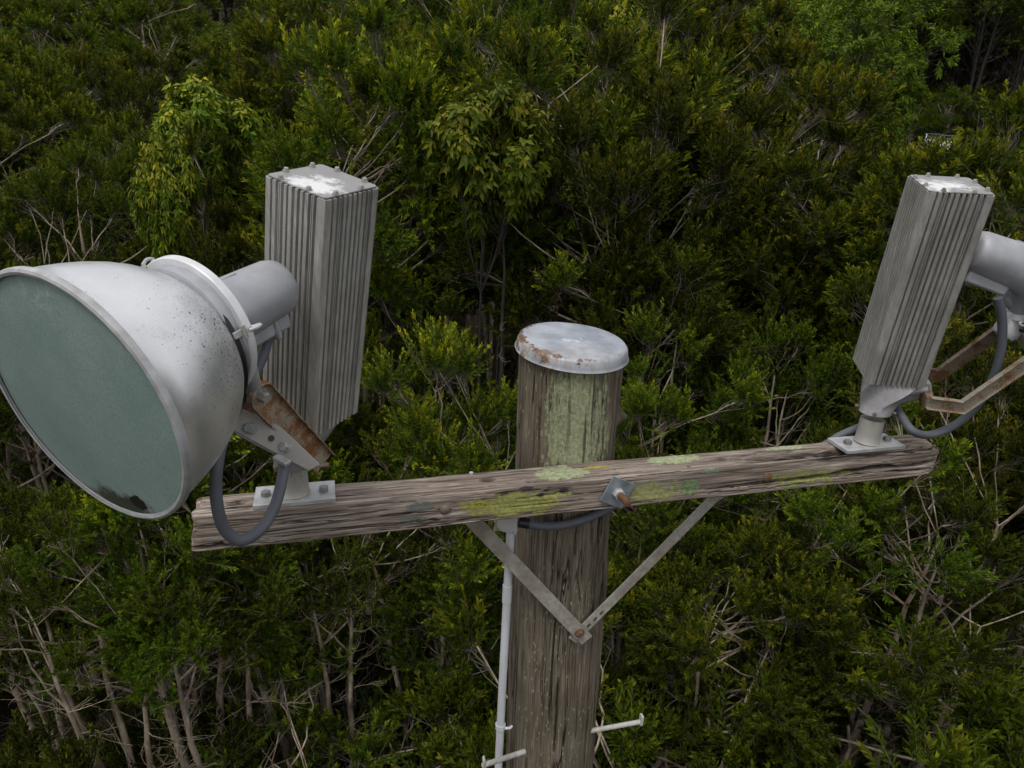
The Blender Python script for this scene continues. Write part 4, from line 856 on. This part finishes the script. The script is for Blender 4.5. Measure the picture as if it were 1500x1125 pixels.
for d0, sp in ((7.4, 3.4), (10, 2.8), (13.5, 3.2), (18, 3.6), (24, 4.2)):
    az = -60
    while az < 60:
        step = math.degrees(sp / d0); a = az + rng.uniform(-.3, .3) * step; az += step
        x, y = pos(a, d0)
        if math.hypot(x - PX, y - PY) < 1.9 or (a < -6 and d0 < 9): continue
        plant('shrub', a, d0 * (1 + rng.uniform(-.06, .06)), scale=rng.uniform(.55, .95) * (1 if d0 < 12 else 1.5), label='low leafy shrub growing under the thicket', group='understorey shrubs')
# tall dark forest behind the clearing, and along the top of the slope
k_ = 0
for d0, top, sp in ((92, 20, 4.2), (97, 22, 4.2), (103, 24, 4.6), (110, 26, 5.), (120, 30, 6.), (132, 34, 6.5), (146, 38, 7.)):
    az = 24.
    while az < 62:
        plant('tall', az + rng.uniform(-.5, .5), d0 + rng.uniform(-2, 2), top + rng.uniform(-2, 3), label='tall dark-trunked tree in the shaded forest beyond the clearing', group='dark forest beyond the clearing', wide=.95); az += math.degrees(sp / d0)
for d0 in (89, 95, 101):
    az = 25.
    while az < 60: plant('shrub', az, d0, scale=rng.uniform(1.6, 2.6), label='dark undergrowth shrub below the forest beyond the clearing', group='undergrowth of the dark forest'); az += 1.9
for d0, sc_, st_ in ((108, 4.2, 3.2), (124, 5.5, 3.6)):
    az = 24.
    while az < 56: plant('shrub', az, d0, scale=sc_ * rng.uniform(.85, 1.2), label='tall dark thicket behind the trunks of the forest beyond the clearing', group='thickets inside the dark forest'); az += st_
for d0, top, sp in ((100, 22, 6.5), (135, 38, 9.)):
    az = -58.
    while az < 24:
        plant('tall', az + rng.uniform(-1, 1), d0 + rng.uniform(-4, 4), top + rng.uniform(-2, 3), label='tall tree along the top of the far slope', group='trees along the top of the slope', wide=1.3); az += math.degrees(sp / d0)
# name what stands where: each tree in view by what it stands near and how far back it is
ANCH = [('the left edge', 30, 300), ('the big round reflector', 130, 470), ('the left lamp housing', 375, 420), ('the left finned box', 470, 300), ('the left crossarm end', 330, 850), ('the lower left corner', 60, 1000), ('the white conduit', 690, 900), ('the pole cap', 838, 480),
        ('the right brace', 960, 830), ('the middle of the right half of the crossarm', 1100, 690), ('the right finned box', 1340, 380), ('the right lamp housing', 1470, 380), ('the right crossarm end', 1380, 720), ('the lower right corner', 1400, 1050), ('the top left corner', 80, 40), ('the top edge of the left half', 520, 30), ('the top edge above the pole', 860, 30), ('the dome-shaped gum', 1240, 70)]
seen = {}
for o in [o for o in sc.objects if o.parent is None and o.get('group', '').endswith('trees of the thicket')]:
    d = math.hypot(o.location.x - CAMP[0], o.location.y - CAMP[1]); H_ = {'gum_tree': 9.}.get(o.name.split('.')[0], 5.8) * o.scale[2]
    q = CAMR @ (V([o.location.x, o.location.y, o.location.z + H_ * .9]) - CAMP); 
    if q[2] < .1: continue
    px, py = 750 + FPX * q[0] / q[2], 562.5 + FPX * q[1] / q[2]
    if not (-60 < px < 1560 and -60 < py < 1200): continue
    nm, ax_, ay_ = min(ANCH, key=lambda a: math.hypot(a[1] - px, a[2] - py)); dx_, dy_ = px - ax_, py - ay_
    rel = ('left of' if dx_ < 0 else 'right of') if abs(dx_) > abs(dy_) else ('above' if dy_ < 0 else 'below')
    far = 'front-row' if d < 9.6 else 'second-row' if d < 11.6 else 'third-row' if d < 13.8 else 'mid-distance' if d < 20 else 'farther' if d < 30 else 'distant'
    kind = {'tea_tree': 'bushy fine-leaved tree', 'paperbark_tree': 'bare-stemmed paperbark', 'broadleaf_tree': 'light green broad-leaved tree', 'gum_tree': 'rounded gum tree'}[o.name.split('.')[0]]
    size = 'narrow ' if o.scale[0] / o.scale[2] < .98 else 'spreading ' if o.scale[0] / o.scale[2] > 1.1 else ''
    o['label'] = '%s %s%s seen %s %s' % (far, size, kind, rel, nm)

# ------------------------------------------------------------------ two cars parked in the clearing
m = Mat('white_car_paint'); m.base((.62, .64, .66)); m.rough(.3); m.b.inputs['Coat Weight'].default_value = .6; M['car'] = m.m
m = Mat('car_window'); m.base((.010, .02, .045)); m.rough(.08); m.metal(.2); M['cglass'] = m.m
m = Mat('tyre'); m.base((.012, .012, .012)); m.rough(.8); M['tyre'] = m.m
m = Mat('hub'); m.base((.35, .35, .36)); m.metal(.6); M['hub'] = m.m
def car(az, d, lift, rz, label):
    x, y = pos(az, d); g = float(terr(np.array([x]), np.array([y]))[0]); T = thing('parked_car', (x, y, g), label, 'car', 'cars parked in the clearing')
    c, s = math.cos(rz), math.sin(rz); B = V([[c, -s, 0], [s, c, 0], [0, 0, 1]]); L = lambda a, b, z: V([x, y, g]) + B @ V([a, b, z])
    sec = [(-2.15, .45, .35, .78), (-2.1, .75, .30, .95), (-1.2, .85, .25, 1.0), (-.6, .88, .25, 1.02), (1.4, .88, .25, 1.05), (2.1, .80, .3, 1.0), (2.2, .7, .4, .8)]
    b = MB(); vs = []; fs = []
    for (yy, w, z0, z1) in sec: vs += [L(-w, yy, z0), L(w, yy, z0), L(w * 1.02, yy, (z0 + z1) * .55), L(w * .92, yy, z1), L(-w * .92, yy, z1), L(-w * 1.02, yy, (z0 + z1) * .55)]
    for i in range(len(sec) - 1):
        for k in range(6): fs.append((i * 6 + k, i * 6 + (k + 1) % 6, i * 6 + 6 + (k + 1) % 6, i * 6 + 6 + k))
    fs += [tuple(range(6))[::-1], tuple((len(sec) - 1) * 6 + k for k in range(6))]; b.add(vs, fs); b.build('body', M['car'], T, .04)
    cab = MB(); P = [(-.80, .82, 1.0), (.1, .66, 1.50), (1.3, .66, 1.52), (1.95, .78, 1.02)]
    vs = []
    for (yy, w, z) in P: vs += [L(-w, yy, z), L(w, yy, z)]
    cab.add(vs, [(2, 3, 5, 4), (0, 1, 3, 2), (4, 5, 7, 6), (0, 2, 4, 6), (1, 7, 5, 3), (0, 6, 7, 1)]); cab.build('cabin', M['car'], T, .03)
    ws = MB(); ws.prism([L(-.70, -.72, 1.06), L(.70, -.72, 1.06), L(.60, .04, 1.475), L(-.60, .04, 1.475)], B @ V([0, -.02, .03])); ws.build('windscreen', M['cglass'], T)
    for sx in (-1, 1):
        MB().prism([L(sx * .80, -.55, 1.07), L(sx * .68, .12, 1.45), L(sx * .68, 1.25, 1.47), L(sx * .78, 1.75, 1.08)], B @ V([sx * .02, 0, .01])).build('side_window', M['cglass'], T)
        MB().box(L(sx * .62, -2.1, .72), (.30, .08, .14), B).build('headlight', M['hub'], T, .02)
        for yy in (-1.35, 1.35):
            w = MB().cyl(L(sx * .70, yy, .32), L(sx * .90, yy, .32), .32, 24).build('wheel', M['tyre'], T, .02); MB().cyl(L(sx * .88, yy, .32), L(sx * .915, yy, .32), .19, 16).build('rim', M['hub'], w)
    return T
car(28.23, 83, 0, -HEAD - math.radians(29) + .15, 'small white car half hidden by foliage, left of its neighbour in the clearing')
car(29.07, 81, 0, -HEAD - math.radians(30) - .12, 'white car with dark windscreen, right of its neighbour in the clearing')
